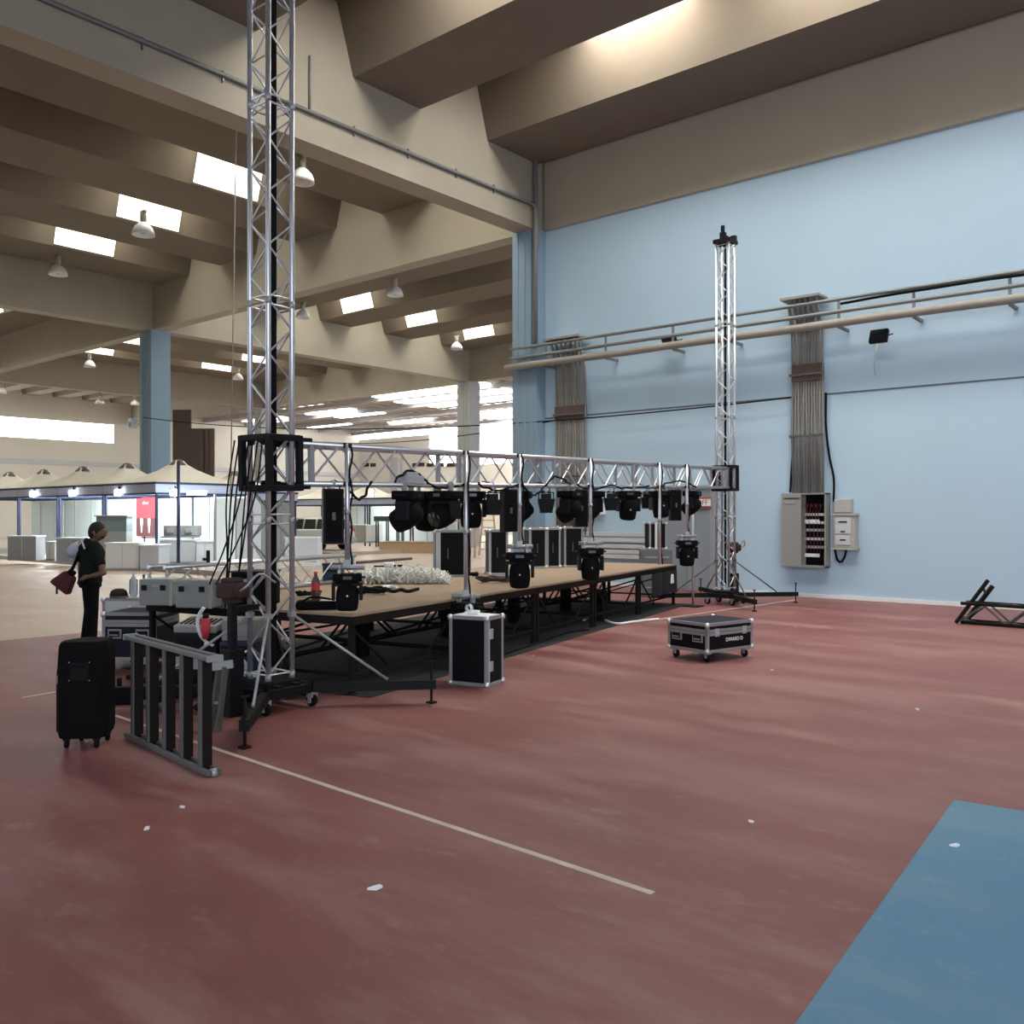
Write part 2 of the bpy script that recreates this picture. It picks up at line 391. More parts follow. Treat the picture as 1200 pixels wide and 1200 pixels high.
# brown corrugated partition beyond the blue column
a, b = D(203, 560, 58), D(250, 560, 58)
mb = MB()
for k in range(9):
    p = a.lerp(b, (k+.5)/9); mb.box((p.x, p.y, (8.4 if k < 4 else 7.2)/2), (.30 if k < 4 else .42, .16, 8.4 if k < 4 else 7.2), math.atan2(b.y-a.y, b.x-a.x))
o = mb.build('wall_partition', M_DBROW); struct(o, 'dark brown ribbed partition behind the tents', 'wall')

# ------------------------------------------------------------------ pendant lamps
def make_lamp():
    t = thing('pendant_lamp', 'x', 'lamp')
    MB().tube([(0,0,0), (0,0,-.32)], .09, 10).box((0,0,.0), (.26,.1,.05)).build('stem', M_CREAMB, t)
    s = MB().lathe([(.09,-.30),(.14,-.34),(.24,-.44),(.30,-.58),(.31,-.66),(.27,-.66),(.2,-.48),(.1,-.38)], 18).build('lamp_shade', M_WHITE, t)
    MB().ball((0,0,-.5), .11, (1,1,1.2)).build('bulb', M_LGREY, t)
    return t
LP = make_lamp()
LAMPS = [(354, 183, 10.6, 'white pendant lamp just right of the near truss tower, under the big beam', 1.0),
 (168, 248, 10.6, 'white pendant lamp in the dark bay, hanging before the widest skylight', 1.05),
 (68, 300, 10.6, 'dark looking pendant lamp at the left of the dark bay', 1.0),
 (463, 326, 10.6, 'pendant lamp just below the beam beside the glowing skylight', 1.0),
 (355, 355, 10.6, 'pendant lamp below the beam, just right of the near truss tower', .95),
 (535, 394, 10.6, 'pendant lamp near the pale column in the neighbouring hall', 1.0),
 (279, 432, 10.0, 'small pendant lamp left of the near truss tower above the tents', .95),
 (105, 416, 10.4, 'small pendant lamp left of the blue column top', 1.0),
 (117, 462, 10.3, 'tiny pendant lamp over the strip window near the blue column', 1.0),
 (158, 464, 10.3, 'tiny pendant lamp touching the left edge of the blue column', 1.0),
 (2, 449, 10.3, 'tiny pendant lamp at the left edge of the picture', 1.0)]
for i, (x, y, Z, lab, s) in enumerate(LAMPS):
    o = LP if i == 0 else copy_tree(LP)
    o.location = D(x, y, (CAMH-Z)*F/(y-HZ)); o['label'] = lab; o['group'] = 'pendant lamps under the roof'; o.scale = (s, s, s)

# ------------------------------------------------------------------ pipes, conduits and boxes on the blue wall
def wpipe(name, z, r, x0, x1, off, label, m=M_PIPE, wob=0):
    pts = [(x0+(x1-x0)*k/24, WALLY-off, z+wob*math.sin(k*1.7)) for k in range(25)]
    return tag(MB().tube(pts, r, 8).build(name, m), label, 'pipe', 'pipes along the blue wall')
wpipe('wall_pipe', 5.92, .038, -15.05, 13, .5, 'topmost thin grey pipe along the blue wall')
wpipe('wall_pipe', 5.68, .042, -15.05, 13, .5, 'middle grey pipe along the blue wall')
wpipe('wall_pipe', 5.46, .085, -15.2, 13, .5, 'thickest beige pipe, lowest of the three on the blue wall', M_PIPEB, .006)
for k, x in enumerate([-13.9, -12.1, -10.3, -8.9, -6.6, -5.2, -3.6, -2.0, 0, 2]):
    tag(MB().box((x, WALLY-.25, 5.38), (.06, .5, .05)).box((x, WALLY-.5, 5.66), (.05, .03, .55)).build('pipe_bracket', M_PIPE),
        'small steel bracket carrying the three pipes on the blue wall', 'bracket', 'pipe brackets on the blue wall')
pts = [W(985, 356, 17.66), W(1040, 346, 17.66), W(1100, 336.5, 17.66), W(1160, 327, 17.66), W(1215, 320, 17.66)]
tag(MB().tube(curve_pts(pts), .028, 6).build('wall_cable', M_BLKM), 'black cable lying on the topmost wall pipe', 'cable')
# conduit runs
def conduit_run(xa, xb, ztop, zbot, n, label):
    a, b = W(xa, 500), W(xb, 500); x0, x1 = a.x, b.x
    t = thing('conduit_run', label, 'conduits', (x0, WALLY, zbot))
    for k in range(n):
        x = (x1-x0)*(k+.5)/n; rr = (x1-x0)/n*.40
        j = random.uniform(-.02, .02); jj = random.uniform(.08, .13)
        hgt = ztop-zbot
        MB().tube([(x, -.08, 0), (x+j, -jj, hgt*.33), (x-j*.6, -.1, hgt*.62), (x+j, -jj-.02, hgt*.85), (x, -.34-.12*(k%2), hgt)], rr, 6).build('conduit', M_PIPEB if k % 3 else M_PIPE, t)
    for zz in (.30, .62): MB().box(((x1-x0)/2, -.2, (ztop-zbot)*zz), (x1-x0+.02, .03, .05)).build('clamp', M_GSTEEL, t)
    MB().box(((x1-x0)/2, -.10, (ztop-zbot)*.63), (x1-x0-.06, .16, .34)).build('splice_panel', M_DBROW, t)
    MB().box(((x1-x0)/2, -.3, ztop-zbot+.02), (x1-x0+.12, .5, .05)).build('cover_plate', M_PIPEB, t)
    return t
conduit_run(654, 690, 6.0, 1.2, 13, 'wide bundle of grey conduits next to the blue corner column')
conduit_run(930, 968, 6.06, 2.13, 12, 'wide bundle of grey conduits dropping to the electrical cabinet')
# electrical cabinet
x0, x1 = W(922, 600).x, W(973, 600).x; z0, z1 = W(950, 664).z, W(950, 578).z; w = x1-x0
t = thing('electrical_cabinet', 'grey electrical cabinet with its right half open, below the conduits', 'electrical cabinet', (x0, WALLY, z0)); hh = z1-z0
MB().box((w/2, -.02, hh/2), (w, .04, hh)).box((w/2, -.13, .015), (w, .22, .03)).box((w/2, -.13, hh-.015), (w, .22, .03)).box((.015, -.13, hh/2), (.03, .22, hh)).box((w-.015, -.13, hh/2), (.03, .22, hh)).build('body', M_CABG, t)
dr = MB().box((w*.225, -.25, hh/2), (w*.45, .025, hh)).build('door', M_CABG, t, .004)
MB().box((w*.2, -.268, hh*.87), (w*.22, .008, .04)).build('nameplate', M_MGREY, dr)
MB().box((w*.24, -.267, hh*.93), (w*.36, .006, .02)).build('vent_slot', M_BLK, dr)
MB().box((w*.72, -.045, hh/2), (w*.5, .01, hh*.95)).build('back_plate', M_BLKM, t)
for k, (zz, m) in enumerate(((.71, M_LGREY), (.60, M_WHITE), (.50, M_MGREY), (.38, M_LGREY), (.27, M_MGREY))):
    MB().box((w*.69, -.10, hh*zz), (w*.42, .05, hh*.035)).build('mounting_rail', m, t)
for row, zz in enumerate((.62, .16)):
    for k in range(6):
        MB().box((w*(.51+.055*k), -.13, hh*zz), (w*.042, .05, hh*.045)).build('breaker', M_WHITE, t)
for k in range(4): MB().box((w*(.53+.1*k), -.12, hh*.83), (.05, .04, .07)).build('fuse', M_DRED, t)
mb = MB()
for k in range(5):
    p = [(w*(.52+.08*k), -.12, hh*.8), (w*(.55+.06*k), -.16, hh*.70), (w*(.50+.09*k), -.13, hh*.55), (w*(.56+.07*k), -.15, hh*.2)]
    mb.tube(curve_pts(p, 5), .008, 5)
mb.build('wiring', M_DRED, t)
def wbox(name, xa, xb, ya, yb, d, m, label, cat='box'):
    p, q = W(xa, ya, WALLY-d/2), W(xb, yb, WALLY-d/2)
    t = thing(name, label, cat, ((p.x+q.x)/2, WALLY, q.z)); wd, h = q.x-p.x, p.z-q.z
    MB().box((0, -d/2, h/2), (wd, d, h)).build('housing', m, t, .012)
    return t, wd, h, d
t, wd, h, d = wbox('junction_box', 979, 999, 585, 601, .16, M_CREAMB, 'blank cream junction box above the meter box')
MB().box((0, -d-.006, h/2), (wd*.9, .012, h*.86)).build('lid', M_CREAMB, t, .004)
t, wd, h, d = wbox('meter_box', 979, 1004, 604, 642, .2, M_CREAMB, 'cream meter box beside the electrical cabinet')
MB().box((-.02, -d-.01, h*.68), (wd*.72, .02, h*.5)).build('door', M_LGREY, t, .004)
MB().box((-.02, -d-.01, h*.24), (wd*.72, .02, h*.3)).build('lower_door', M_LGREY, t, .004)
for zz, ww in ((.8, .4), (.5, .2), (.24, .28)): MB().box((-.02, -d-.023, h*zz), (wd*ww, .01, h*.04)).build('label_plate', M_BLK, t)
MB().box((0, -d*.55, h+.02), (wd*1.12, d*1.15, .04)).box((0, -d*.55, -.02), (wd*1.12, d*1.15, .04)).build('rim', M_CREAMB, t)
for i, (pp, lab) in enumerate(([[(932, 422), (929, 455), (931, 500), (928, 545), (926, 577)], 'black cable left of the conduits above the cabinet'],
      [[(968, 460), (968, 500), (972, 535), (977, 560), (977, 588)], 'black cable looping right of the conduits to the cream box'],
      [[(978, 642), (981, 655), (985, 659)], 'short black cable loop below the meter box'],
      [[(992, 643), (990, 652), (986, 659)], 'short dark cable end below the meter box'])):
    tag(MB().tube(curve_pts([W(x, y, WALLY-.06) for x, y in pp], 8), .022, 6).build('wall_cable', M_BLKM), lab, 'cable')
# small white box and floodlights on the wall
t, wd, h, d = wbox('junction_box', 694, 708, 590, 603, .15, M_WHITE, 'small white junction box on the wall behind the truss')
def flood(x, y, label, rx):
    p = W(x, y, WALLY-.25); t = thing('flood_light', label, 'floodlight', p)
    MB().box((0, 0, 0), (.34, .1, .27), M=Matrix.Rotation(rx, 4, 'X')).build('housing', M_BLK, t, .01)
    MB().box((0, -.056, -.0), (.29, .012, .21), M=Matrix.Translation((0, 0, 0))).build('lens', M_LENS, t, rx and 0) if rx == 0 else MB().box((0, 0, 0), (.29, .115, .21), M=Matrix.Rotation(rx, 4, 'X')).build('lens', M_LENS, t)
    MB().bar((-.18, 0, 0), (-.18, .24, .06), .02).bar((.18, 0, 0), (.18, .24, .06), .02).build('bracket', M_STEEL, t)
flood(1030, 394, 'black floodlight hanging below the wall pipes', R(-25))
flood(785, 400, 'grey floodlight sitting on the wall pipes left of the far truss tower', R(40))
tag(MB().tube([W(1028, 402, WALLY-.03), W(1026, 420, WALLY-.03), W(1026, 440, WALLY-.03)], .012, 5).build('wall_cable', M_WHITE), 'thin white cord under the black floodlight', 'cable')
# downpipe on the corner column, low pipes on the wall
tag(MB().tube([(W(628, 300, 17.8).x, 17.78, 12), (W(628, 300, 17.8).x, 17.78, 5.9)], .06, 8).build('downpipe', M_PIPE), 'grey downpipe on the edge of the blue corner column', 'pipe')
tag(MB().tube(curve_pts([(XA+.34, .0, 9.5), (XA+.36, 6, 9.53), (XA+.36, 12, 9.5), (XA+.36, 17, 9.5), (XA+.42, 17.7, 9.45), (XA+.45, 17.8, 9.2), (XA+.45, 17.8, 8.4)]), .04, 6).build('beam_conduit', M_PIPE), 'grey conduit fixed along the big concrete beam', 'pipe')
for y in (7.5, 9, 10.5, 12, 13.5, 15, 16.3):
    tag(MB().box((XA+.33, y, 9.5), (.05, .03, .2)).build('conduit_clip', M_PIPE), 'small clip holding the conduit on the big beam', 'clip', 'clips on the big beam')
tag(MB().tube([(XA+.33, 10.9, 9.5), (XA+.33, 10.9, 10.6)], .025, 6).build('beam_conduit', M_PIPE), 'short upright conduit branch on the big beam', 'pipe')
xl, xr = W(640, 640).x, W(768, 640).x
for k, y in enumerate((626, 633, 640, 646.5, 652)):
    z = W(720, y).z
    tag(MB().box(((xl+xr)/2, WALLY-.07, z), (xr-xl, .05, .10)).build('wall_rail', M_LGREY, None, .01),
        ('topmost', 'second', 'middle', 'fourth', 'lowest')[k] + ' pale horizontal rail on the blue wall behind the stage', 'rail', 'pale rails behind the stage')
# grey double door with sign behind the far tower
xl, xr = W(779, 640).x, W(834, 640).x; ht = 2.28
t = thing('door_1', 'x', 'door', (xl, WALLY, 0)); struct(t, 'grey metal door behind the far truss tower', 'door'); dw = xr-xl
MB().box((-.03, -.03, ht/2), (.08, .08, ht)).box((dw+.03, -.03, ht/2), (.08, .08, ht)).box((dw/2, -.03, ht+.03), (dw+.14, .08, .08)).build('frame', M_MGREY, t)
for k in (0, 1):
    lf = MB().box((dw*(.25+.5*k), -.02, ht/2), (dw*.49, .05, ht-.02)).build('door_leaf', mat('door_grey_blue', (.24, .28, .33), .5), t)
    MB().box((dw*(.44+.12*k), -.07, 1.05), (.03, .06, .16)).build('door_handle', M_BLK, lf)
p, q = W(808, 583, WALLY-.08), W(833.5, 595, WALLY-.08)
t = thing('door_sign', 'white sign with red edges over the grey door', 'sign', ((p.x+q.x)/2, WALLY-.085, (p.z+q.z)/2)); sw, sh = q.x-p.x, p.z-q.z
MB().box((0, 0, 0), (sw, .012, sh)).build('board', mat('sign_red', (.42, .07, .08), .5), t)
MB().box((0, -.008, 0), (sw*.98, .006, sh*.66)).build('white_field', M_WTXT, t)
text('lettering', 'ILOFF', sh*.68, mat('sign_dark', (.10, .03, .04), .6), t, (0, -.013, 0), (PI/2, 0, 0))
# hanging rope and span cables
p = D(278, 100, 17.5); p2 = D(270, 590, 17.5)
tag(MB().tube([(p.x, p.y, EB), (p2.x, p2.y, p2.z)], .012, 5).build('hanging_rope', M_PIPEB), 'thin pale rope hanging from the roof left of the near truss tower', 'rope')
e0, e1 = D(128, 495, 44), W(926, 465)
def sag(a, b, s, n=24): return [a.lerp(b, k/n) - Vector((0, 0, s*4*(k/n)*(1-k/n))) for k in range(n+1)]
tag(MB().tube(sag(Vector((XB2, 17.75, 5.5)), W(926, 466, 17.9), .55), .016, 5).build('span_cable', M_BLKM), 'long thin black cable strung from blue column to the conduits', 'cable')
tag(MB().tube(sag(D(380, 518, 40), W(655, 492, 17.8), .25), .014, 5).build('span_cable', M_BLKM), 'thin cable strung behind the horizontal truss to the left conduits', 'cable')
p = D(151, 505, 36)
t = thing('wall_speaker', 'small white loudspeaker beside the blue column', 'speaker', Vector((XB2-1.1, 17.9, 5.35)))
MB().box((0, 0, 0), (.3, .25, .4)).build('housing', M_WHITE, t, .02); MB().box((.4, .0, 0), (.50, .05, .05)).build('bracket', M_LGREY, t); MB().lathe([(0, 0), (.1, 0), (.1, .02), (0, .02)], 12, Matrix.Translation((0, -.13, -.05)) @ Matrix.Rotation(PI/2, 4, 'X')).build('cone', M_MGREY, t)
# ================================================================== TRUSS RIG
T0, T1 = Vector((-2.125, 8.0)), Vector((4.07, 17.3))            # tower centres, right / forward
TD = (T1-T0).normalized(); TL = (T1-T0).length; TN = Vector((-TD.y, TD.x))
TA = ang(TD.x, TD.y)
TWA = TA - R(4)                                                 # towers turned slightly
def s_at(x, o=0):
    a = (x-600)/F; p = T0 + TN*o
    return (a*p.y - p.x)/(TD.x - a*TD.y)
def z_at(x, o=0): return (T0+TN*o+TD*s_at(x, o)).y
SZ0 = CAMH - (543-HZ)/F*8.0; SZ1 = CAMH - (560.5-HZ)/F*17.3      # sleeve heights
def lacing(mb, axis_pts, w, h, step, r, L0, L1, flip=0):
    """zigzag on four faces of a truss running along local X (w: y spacing, h: z spacing)"""
    n = max(2, round((L1-L0)/step)); st = (L1-L0)/n
    for (ya, za, yb, zb) in ((-w/2,-h/2,-w/2,h/2), (w/2,-h/2,w/2,h/2), (-w/2,-h/2,w/2,-h/2), (-w/2,h/2,w/2,h/2)):
        for k in range(n):
            a, b = ((ya, za), (yb, zb)) if (k+flip) % 2 == 0 else ((yb, zb), (ya, za))
            mb.tube([(L0+k*st, *a), (L0+(k+1)*st, *b)], r, 6, cap=False)
def tower(p, label, out, rope):
    t = thing('truss_tower', label, 'truss tower', H(p.x, p.y), TWA)
    w, ht = .255, 6.86
    for sx in (-1, 1):
        for sy in (-1, 1):
            c = MB().tube([(sx*w/2, sy*w/2, .27), (sx*w/2, sy*w/2, ht)], .0245, 10).build('chord', M_ALU, t)
            for zz in (.29, 2.0-.35, 3.55, 5.3): MB().tube([(sx*w/2, sy*w/2, zz-.03), (sx*w/2, sy*w/2, zz+.03)], .0275, 10).build('connector', M_ALUD, c)
    mb = MB(); n = 28; st = (ht-.35)/n
    for f, (a, b) in enumerate((((-1,-1),(1,-1)), ((1,-1),(1,1)), ((1,1),(-1,1)), ((-1,1),(-1,-1)))):
        for k in range(n):
            q0, q1 = (a, b) if (k+f) % 2 == 0 else (b, a)
            mb.tube([(q0[0]*w/2, q0[1]*w/2, .31+k*st), (q1[0]*w/2, q1[1]*w/2, .31+(k+1)*st)], .0085, 6, cap=False)
        for zz in (.31, 1.62, 1.70, 3.52, 3.6, 5.27, 5.34, ht-.04):
            mb.tube([(a[0]*w/2, a[1]*w/2, zz), (b[0]*w/2, b[1]*w/2, zz)], .0085, 6, cap=False)
    mb.build('lacing', M_ALU, t)
    # head
    mb = MB()
    mb.box((0, .15, ht+.03), (.36, .05, .07)).box((0, -.15, ht+.03), (.36, .05, .07)).box((.155, 0, ht+.03), (.05, .34, .07)).box((-.155, 0, ht+.03), (.05, .34, .07))
    mb.box((-.02*out, .04, ht+.12), (.09, .10, .2)).box((-.03*out, .04, ht+.27), (.05, .06, .16)).box((.15*out, -.1, ht+.11), (.09, .10, .12))
    mb.lathe([(0, -.02), (.07, -.02), (.07, .02), (0, .02)], 12, Matrix.Translation((0, 0, ht+.1)) @ Matrix.Rotation(PI/2, 4, 'Y'))
    mb.build('head_block', M_BLK, t)
    MB().box((.04, .02, ht/2+.2), (.055, .02, ht-.3)).build('hoist_strap', M_BLKM, t)
    # base
    mb = MB()
    for s in (-1, 1):
        mb.box((s*.25, 0, .17), (.07, .57, .08)).box((0, s*.25, .17), (.57, .07, .08)).box((s*.1, 0, .2), (.06, .5, .06))
    mb.box((0, 0, .225), (.36, .36, .05))
    mb.build('base_frame', M_BLK, t, .004)
    for sx in (-1, 1):
        for sy in (-1, 1):
            k = MB().box((sx*.25, sy*.25, .11), (.07, .07, .05)).box((sx*.25-.03, sy*.25, .075), (.012, .04, .08)).box((sx*.25+.03, sy*.25, .075), (.012, .04, .08)).build('caster', M_ALUD, t)
            MB().lathe([(0,-.018),(.055,-.018),(.06,-.01),(.06,.01),(.055,.018),(0,.018)], 14, Matrix.Translation((sx*.25, sy*.25, .061)) @ Matrix.Rotation(PI/2, 4, 'Y')).build('wheel', M_RUB, k)
            # outrigger along the diagonal
            d = Vector((sx, sy, 0)).normalized(); L = 1.45
            og = MB().bar(d*.3+Vector((0,0,.17)), d*L+Vector((0,0,.17)), .07, .08).build('outrigger', M_BLK, t)
            e = d*(L-.04)
            MB().tube([e+Vector((0,0,.015)), e+Vector((0,0,.38))], .012, 6).box((e.x, e.y, .008), (.07, .07, .016)).box((e.x, e.y, .375), (.08, .02, .015)).build('foot_jack', M_STEEL, og)
            MB().tube([Vector((sx*w/2, sy*w/2, .82)), d*1.02+Vector((0,0,.22))], .013, 8).box((sx*w/2, sy*w/2, .82), (.055, .055, .045)).build('brace', M_ALUD if out < 0 else M_GSTEEL, t)
    # winch
    x = .40*out
    MB().box((x, 0, .60), (.062, .062, 1.0)).box((x, 0, .28), (.14, .14, .56)).box((x*.6, 0, .9), (abs(x)*.5, .05, .05)).build('winch_post', M_BLK, t, .006)
    wn = MB().box((x, -.01, 1.06), (.22, .19, .13)).box((x, 0, 1.14), (.15, .13, .05)).box((x, 0, .98), (.14, .12, .06)).lathe([(0,-.13),(.07,-.13),(.07,.13),(0,.13)], 14, Matrix.Translation((x, 0, 1.06)) @ Matrix.Rotation(PI/2, 4, 'X')).build('winch', M_RUST, t, .02)
    MB().tube(curve_pts([(x-.02, -.14, 1.06), (x-.02, -.22, 1.1), (x-.1*out, -.24, 1.2), (x-.26*out, -.24, 1.12)], 6), .011, 6).build('winch_crank', M_ALUD, wn)
    return t
tower(T0, 'silver near truss tower rising out of the top of the picture', -1, 1)
tower(T1, 'silver far truss tower with black head, standing by the blue wall', 1, 0)

# horizontal truss with its two sleeve blocks
tilt = math.atan2(SZ1-SZ0, TL)
hv = H(T0.x, T0.y)
tr = thing('lighting_truss', 'silver horizontal lattice truss carrying the black stage lights', 'truss', (hv.x, hv.y, SZ0), rot=(0, -tilt, TA))
LL = TL/math.cos(tilt); TW, TH = .29, .36
for sy in (-1, 1):
    for sz in (-1, 1):
        MB().tube([(.22, sy*TW/2, sz*TH/2), (LL-.22, sy*TW/2, sz*TH/2)], .0255, 10).build('chord', M_ALU, tr)
mb = MB(); lacing(mb, None, TW, TH, .40, .011, .3, LL-.3); mb.build('lacing', M_ALU, tr)
for x in (.34, 2.55, 4.6, 4.72, 6.9, 7.6, 9.1, LL-.36):
    mb = MB()
    for sy in (-1, 1): mb.box((x, sy*TW/2, 0), (.05, .035, TH))
    for sz in (-1, 1): mb.box((x, 0, sz*TH/2), (.05, TW, .035))
    mb.build('end_frame', M_ALUD, tr)
for x0, out in ((0, -1), (LL, 1)):
    mb = MB(); q, hz_ = .172, .245
    for sx in (-1, 1):
        for sy in (-1, 1): mb.box((x0+sx*q, sy*q, 0), (.055, .055, 2*hz_))
    for sz in (-1, 1):
        for s in (-1, 1): mb.box((x0+s*q, 0, sz*(hz_-.025)), (.055, 2*q, .055)).box((x0, s*q, sz*(hz_-.025)), (2*q, .055, .055))
    sl = mb.build('sleeve_block', M_BLK, tr, .006)
    mb = MB()
    for sx in (-1, 1):
        for sy in (-1, 1):
            for sz in (-1, 1): mb.lathe([(0,-.016),(.028,-.016),(.028,.016),(0,.016)], 10, Matrix.Translation((x0+sx*.15, sy*.08, sz*.18)) @ Matrix.Rotation(PI/2, 4, 'X'))
    mb.build('guide_roller', M_RUB, sl)
    MB().box((x0-out*.26, 0, .2), (.16, .33, .06)).box((x0-out*.25, 0, -.2), (.12, .33, .06)).build('truss_bracket', M_BLK, sl)
def truss_z(s): return SZ0 + s*math.tan(tilt)
def T(s, o=0, dz=0):                        # a point of the truss line in hall axes
    p = T0 + TD*s + TN*o
    v = H(p.x, p.y); v.z = truss_z(s) + dz; return v
LOW = -TH/2
# ------------------------------------------------------------------ fixtures
def clamp(mb, z0):
    mb.tube([(-.03,0,-.0),(-.03,.03,.02),(-.03,.03,.05)], .008, 6)
    mb.box((0,0,-.04), (.035,.05,.08)).tube([(-.022,0,.0),(.022,0,.0)], .036, 10)
def make_par():
    t = thing('par_light', 'x', 'stage light')
    mb = MB(); clamp(mb, 0); mb.build('clamp', M_ALUD, t)
    MB().box((0,0,-.085), (.19,.025,.014)).box((-.095,0,-.15), (.012,.03,.14)).box((.095,0,-.15), (.012,.03,.14)).build('yoke', M_BLK, t)
    b = MB().box((0,0,-.135), (.12,.12,.07)).box((0,0,-.255), (.21,.20,.18), M=Matrix.Rotation(PI,4,'X'), taper=(.68,.68)).build('housing', M_BLK, t, .008)
    MB().tube([(-.05,0,-.10),(-.05,0,-.07),(.05,0,-.07),(.05,0,-.10)], .009, 6).build('handle', M_BLK, b)
    MB().lathe([(0,-.347),(.085,-.347),(.085,-.335),(0,-.335)], 16).build('lens', M_LENS, t)
    MB().tube(curve_pts([(.03,.06,-.12),(.06,.11,-.05),(.02,.08,.02),(-.12,.03,.05)],6), .007, 5).build('power_lead', M_RUB, t)
    return t
def make_head(tilt_, pan=0, s=1):
    t = thing('moving_head_light', 'x', 'stage light')
    for x in (-.09,.09): MB().tube([(x-.018,0,0),(x+.018,0,0)], .036, 10).box((x,0,-.045), (.035,.05,.06)).build('clamp', M_ALUD, t)
    b = MB().box((0,0,-.11), (.33,.24,.09)).box((0,0,-.165), (.26,.18,.03)).build('base', M_BLKM, t, .015)
    MB().box((0,-.123,-.11), (.1,.006,.035)).build('display', M_LENS, b)
    for s_ in (-1,1): MB().box((s_*.185,0,-.11), (.04,.12,.02)).build('handle', M_BLK, b)
    y = MB().box((0,0,-.19), (.30,.14,.04)).box((-.155,0,-.27), (.04,.15,.2)).box((.155,0,-.27), (.04,.15,.2)).build('yoke', M_BLK, t, .012)
    m = Matrix.Translation((0,0,-.32)) @ Matrix.Rotation(tilt_, 4, 'X')
    h = MB().lathe([(0,.15),(.07,.15),(.105,.12),(.125,.04),(.13,-.06),(.118,-.15),(.10,-.17),(0,-.17)], 18, m)
    h = h.build('head', M_BLKM, t)
    MB().lathe([(0,-.172),(.09,-.172),(.09,-.168),(0,-.168)], 18, m).build('lens', M_LENS, h)
    MB().box((0,-.131,0), (.018,.004,.018), M=Matrix()).build('badge', M_LGREY, h).matrix_local = m
    return t
def make_panel():
    t = thing('strip_light', 'x', 'stage light')
    mb = MB(); mb.tube([(-.018,0,0),(.018,0,0)], .036, 10).box((0,0,-.05), (.03,.04,.07)); mb.build('clamp', M_ALUD, t)
    b = MB().box((0,0,-.30), (.19,.12,.51)).build('housing', M_BLK, t, .012)
    MB().box((0,-.062,-.30), (.15,.006,.47)).build('grille', M_BLKM, b)
    MB().box((0,-.067,-.30), (.03,.006,.07)).build('badge', M_GSTEEL, b)
    MB().tube(curve_pts([(.05,.03,-.08),(.08,.06,.0),(.02,.06,.04)],6), .007, 5).build('power_lead', M_RUB, t)
    return t
FIX = [ # kind, x px, offset, pan, tilt, label
 ('panel', 390, -.145, 20, 0, 'tall black strip light hanging nearest the near truss tower'),
 ('head', 478, -.145, 75, 62, 'black moving head tilted left, first of the dense cluster on the truss'),
 ('head', 500, .145, 20, 15, 'lowest black moving head of the dense cluster on the truss'),
 ('head', 521, -.145, -40, -70, 'black moving head tilted right at the end of the dense cluster'),
 ('head', 552, .145, 10, 5, 'black moving head right beside the second hanging pole'),
 ('par', 577, -.145, 15, 0, 'square black flood fixture left of the brown black strip light'),
 ('panel', 596, -.145, 30, 0, 'tall black strip light hanging before the white opening'),
 ('head', 611, .145, 80, 55, 'small round black head tucked behind the strip light, before the blue column'),
 ('par', 640, -.145, 5, 0, 'black can light hanging alone before the blue corner column'),
 ('head', 668, -.145, 60, 60, 'round black head tilted left, hanging before the conduit bundle'),
 ('panel', 680, -.145, 15, 0, 'tall black strip light hanging before the conduit bundle'),
 ('head', 694, .145, -60, -50, 'round black head above the hanging pole right of the conduits'),
 ('par', 716, -.145, 0, 0, 'black can light hanging before plain blue wall, left of the big moving head'),
 ('head', 736, -.145, 10, 12, 'big black moving head hanging before plain blue wall'),
 ('par', 758, .145, 0, 0, 'black can light half hidden behind the long pole'),
 ('head', 774, -.145, 15, -10, 'black moving head crossed by the long pole that reaches the stage'),
 ('panel', 791, -.145, 10, 0, 'tall black strip light nearest the far truss tower'),
 ('head', 811, -.145, 60, 55, 'last black moving head on the truss, beside the red edged sign')]
proto = {}
for kind, x, o, pan, tl, lab in FIX:
    key = kind if kind != 'head' else ('head', tl)
    if key not in proto: proto[key] = make_par() if kind == 'par' else make_panel() if kind == 'panel' else make_head(R(tl)); ob = proto[key]
    else: ob = copy_tree(proto[key])
    ob.location = T(s_at(x, o), o, LOW); ob.rotation_euler = (0, 0, YAW + R(pan)); ob['label'] = lab; ob['group'] = 'black stage lights on the truss'
# ------------------------------------------------------------------ hanging poles with moving heads at their foot
def pole(x, o, ybot, label, top=.20):
    s = s_at(x, o); p = T(s, o); zc = z_at(x, o); zb = CAMH - (ybot-HZ)/F*zc
    t = thing('hanging_pole', label, 'pole', (p.x, p.y, zb), YAW)
    L = p.z + top - zb
    MB().tube([(0,0,0),(0,0,L)], .024, 10).build('tube', M_ALU, t)
    for dz in (-TH/2, TH/2): MB().box((0, .03, p.z+dz-zb), (.065,.10,.045)).build('clamp', M_BLK, t)
    MB().tube([(0,0,L*.42),(0,0,L*.42+.05)], .03, 10).build('collar', M_ALUD, t)
    if ybot != 661.5: MB().tube([(-.16,0,-.005),(.16,0,-.005)], .026, 10).box((0,0,.03), (.07,.07,.07)).build('cross_bar', M_ALUD, t)
    MB().tube([(.035+.012*math.sin(k*1.3), .02*math.cos(k*.9), L*.97*(1-k/16)) for k in range(17)], .010, 5).build('power_lead', M_RUB, t)
    return p, zb
hq = make_head(R(-3)); hq.scale = (.82,)*3; hp = make_head(R(4)); first = True
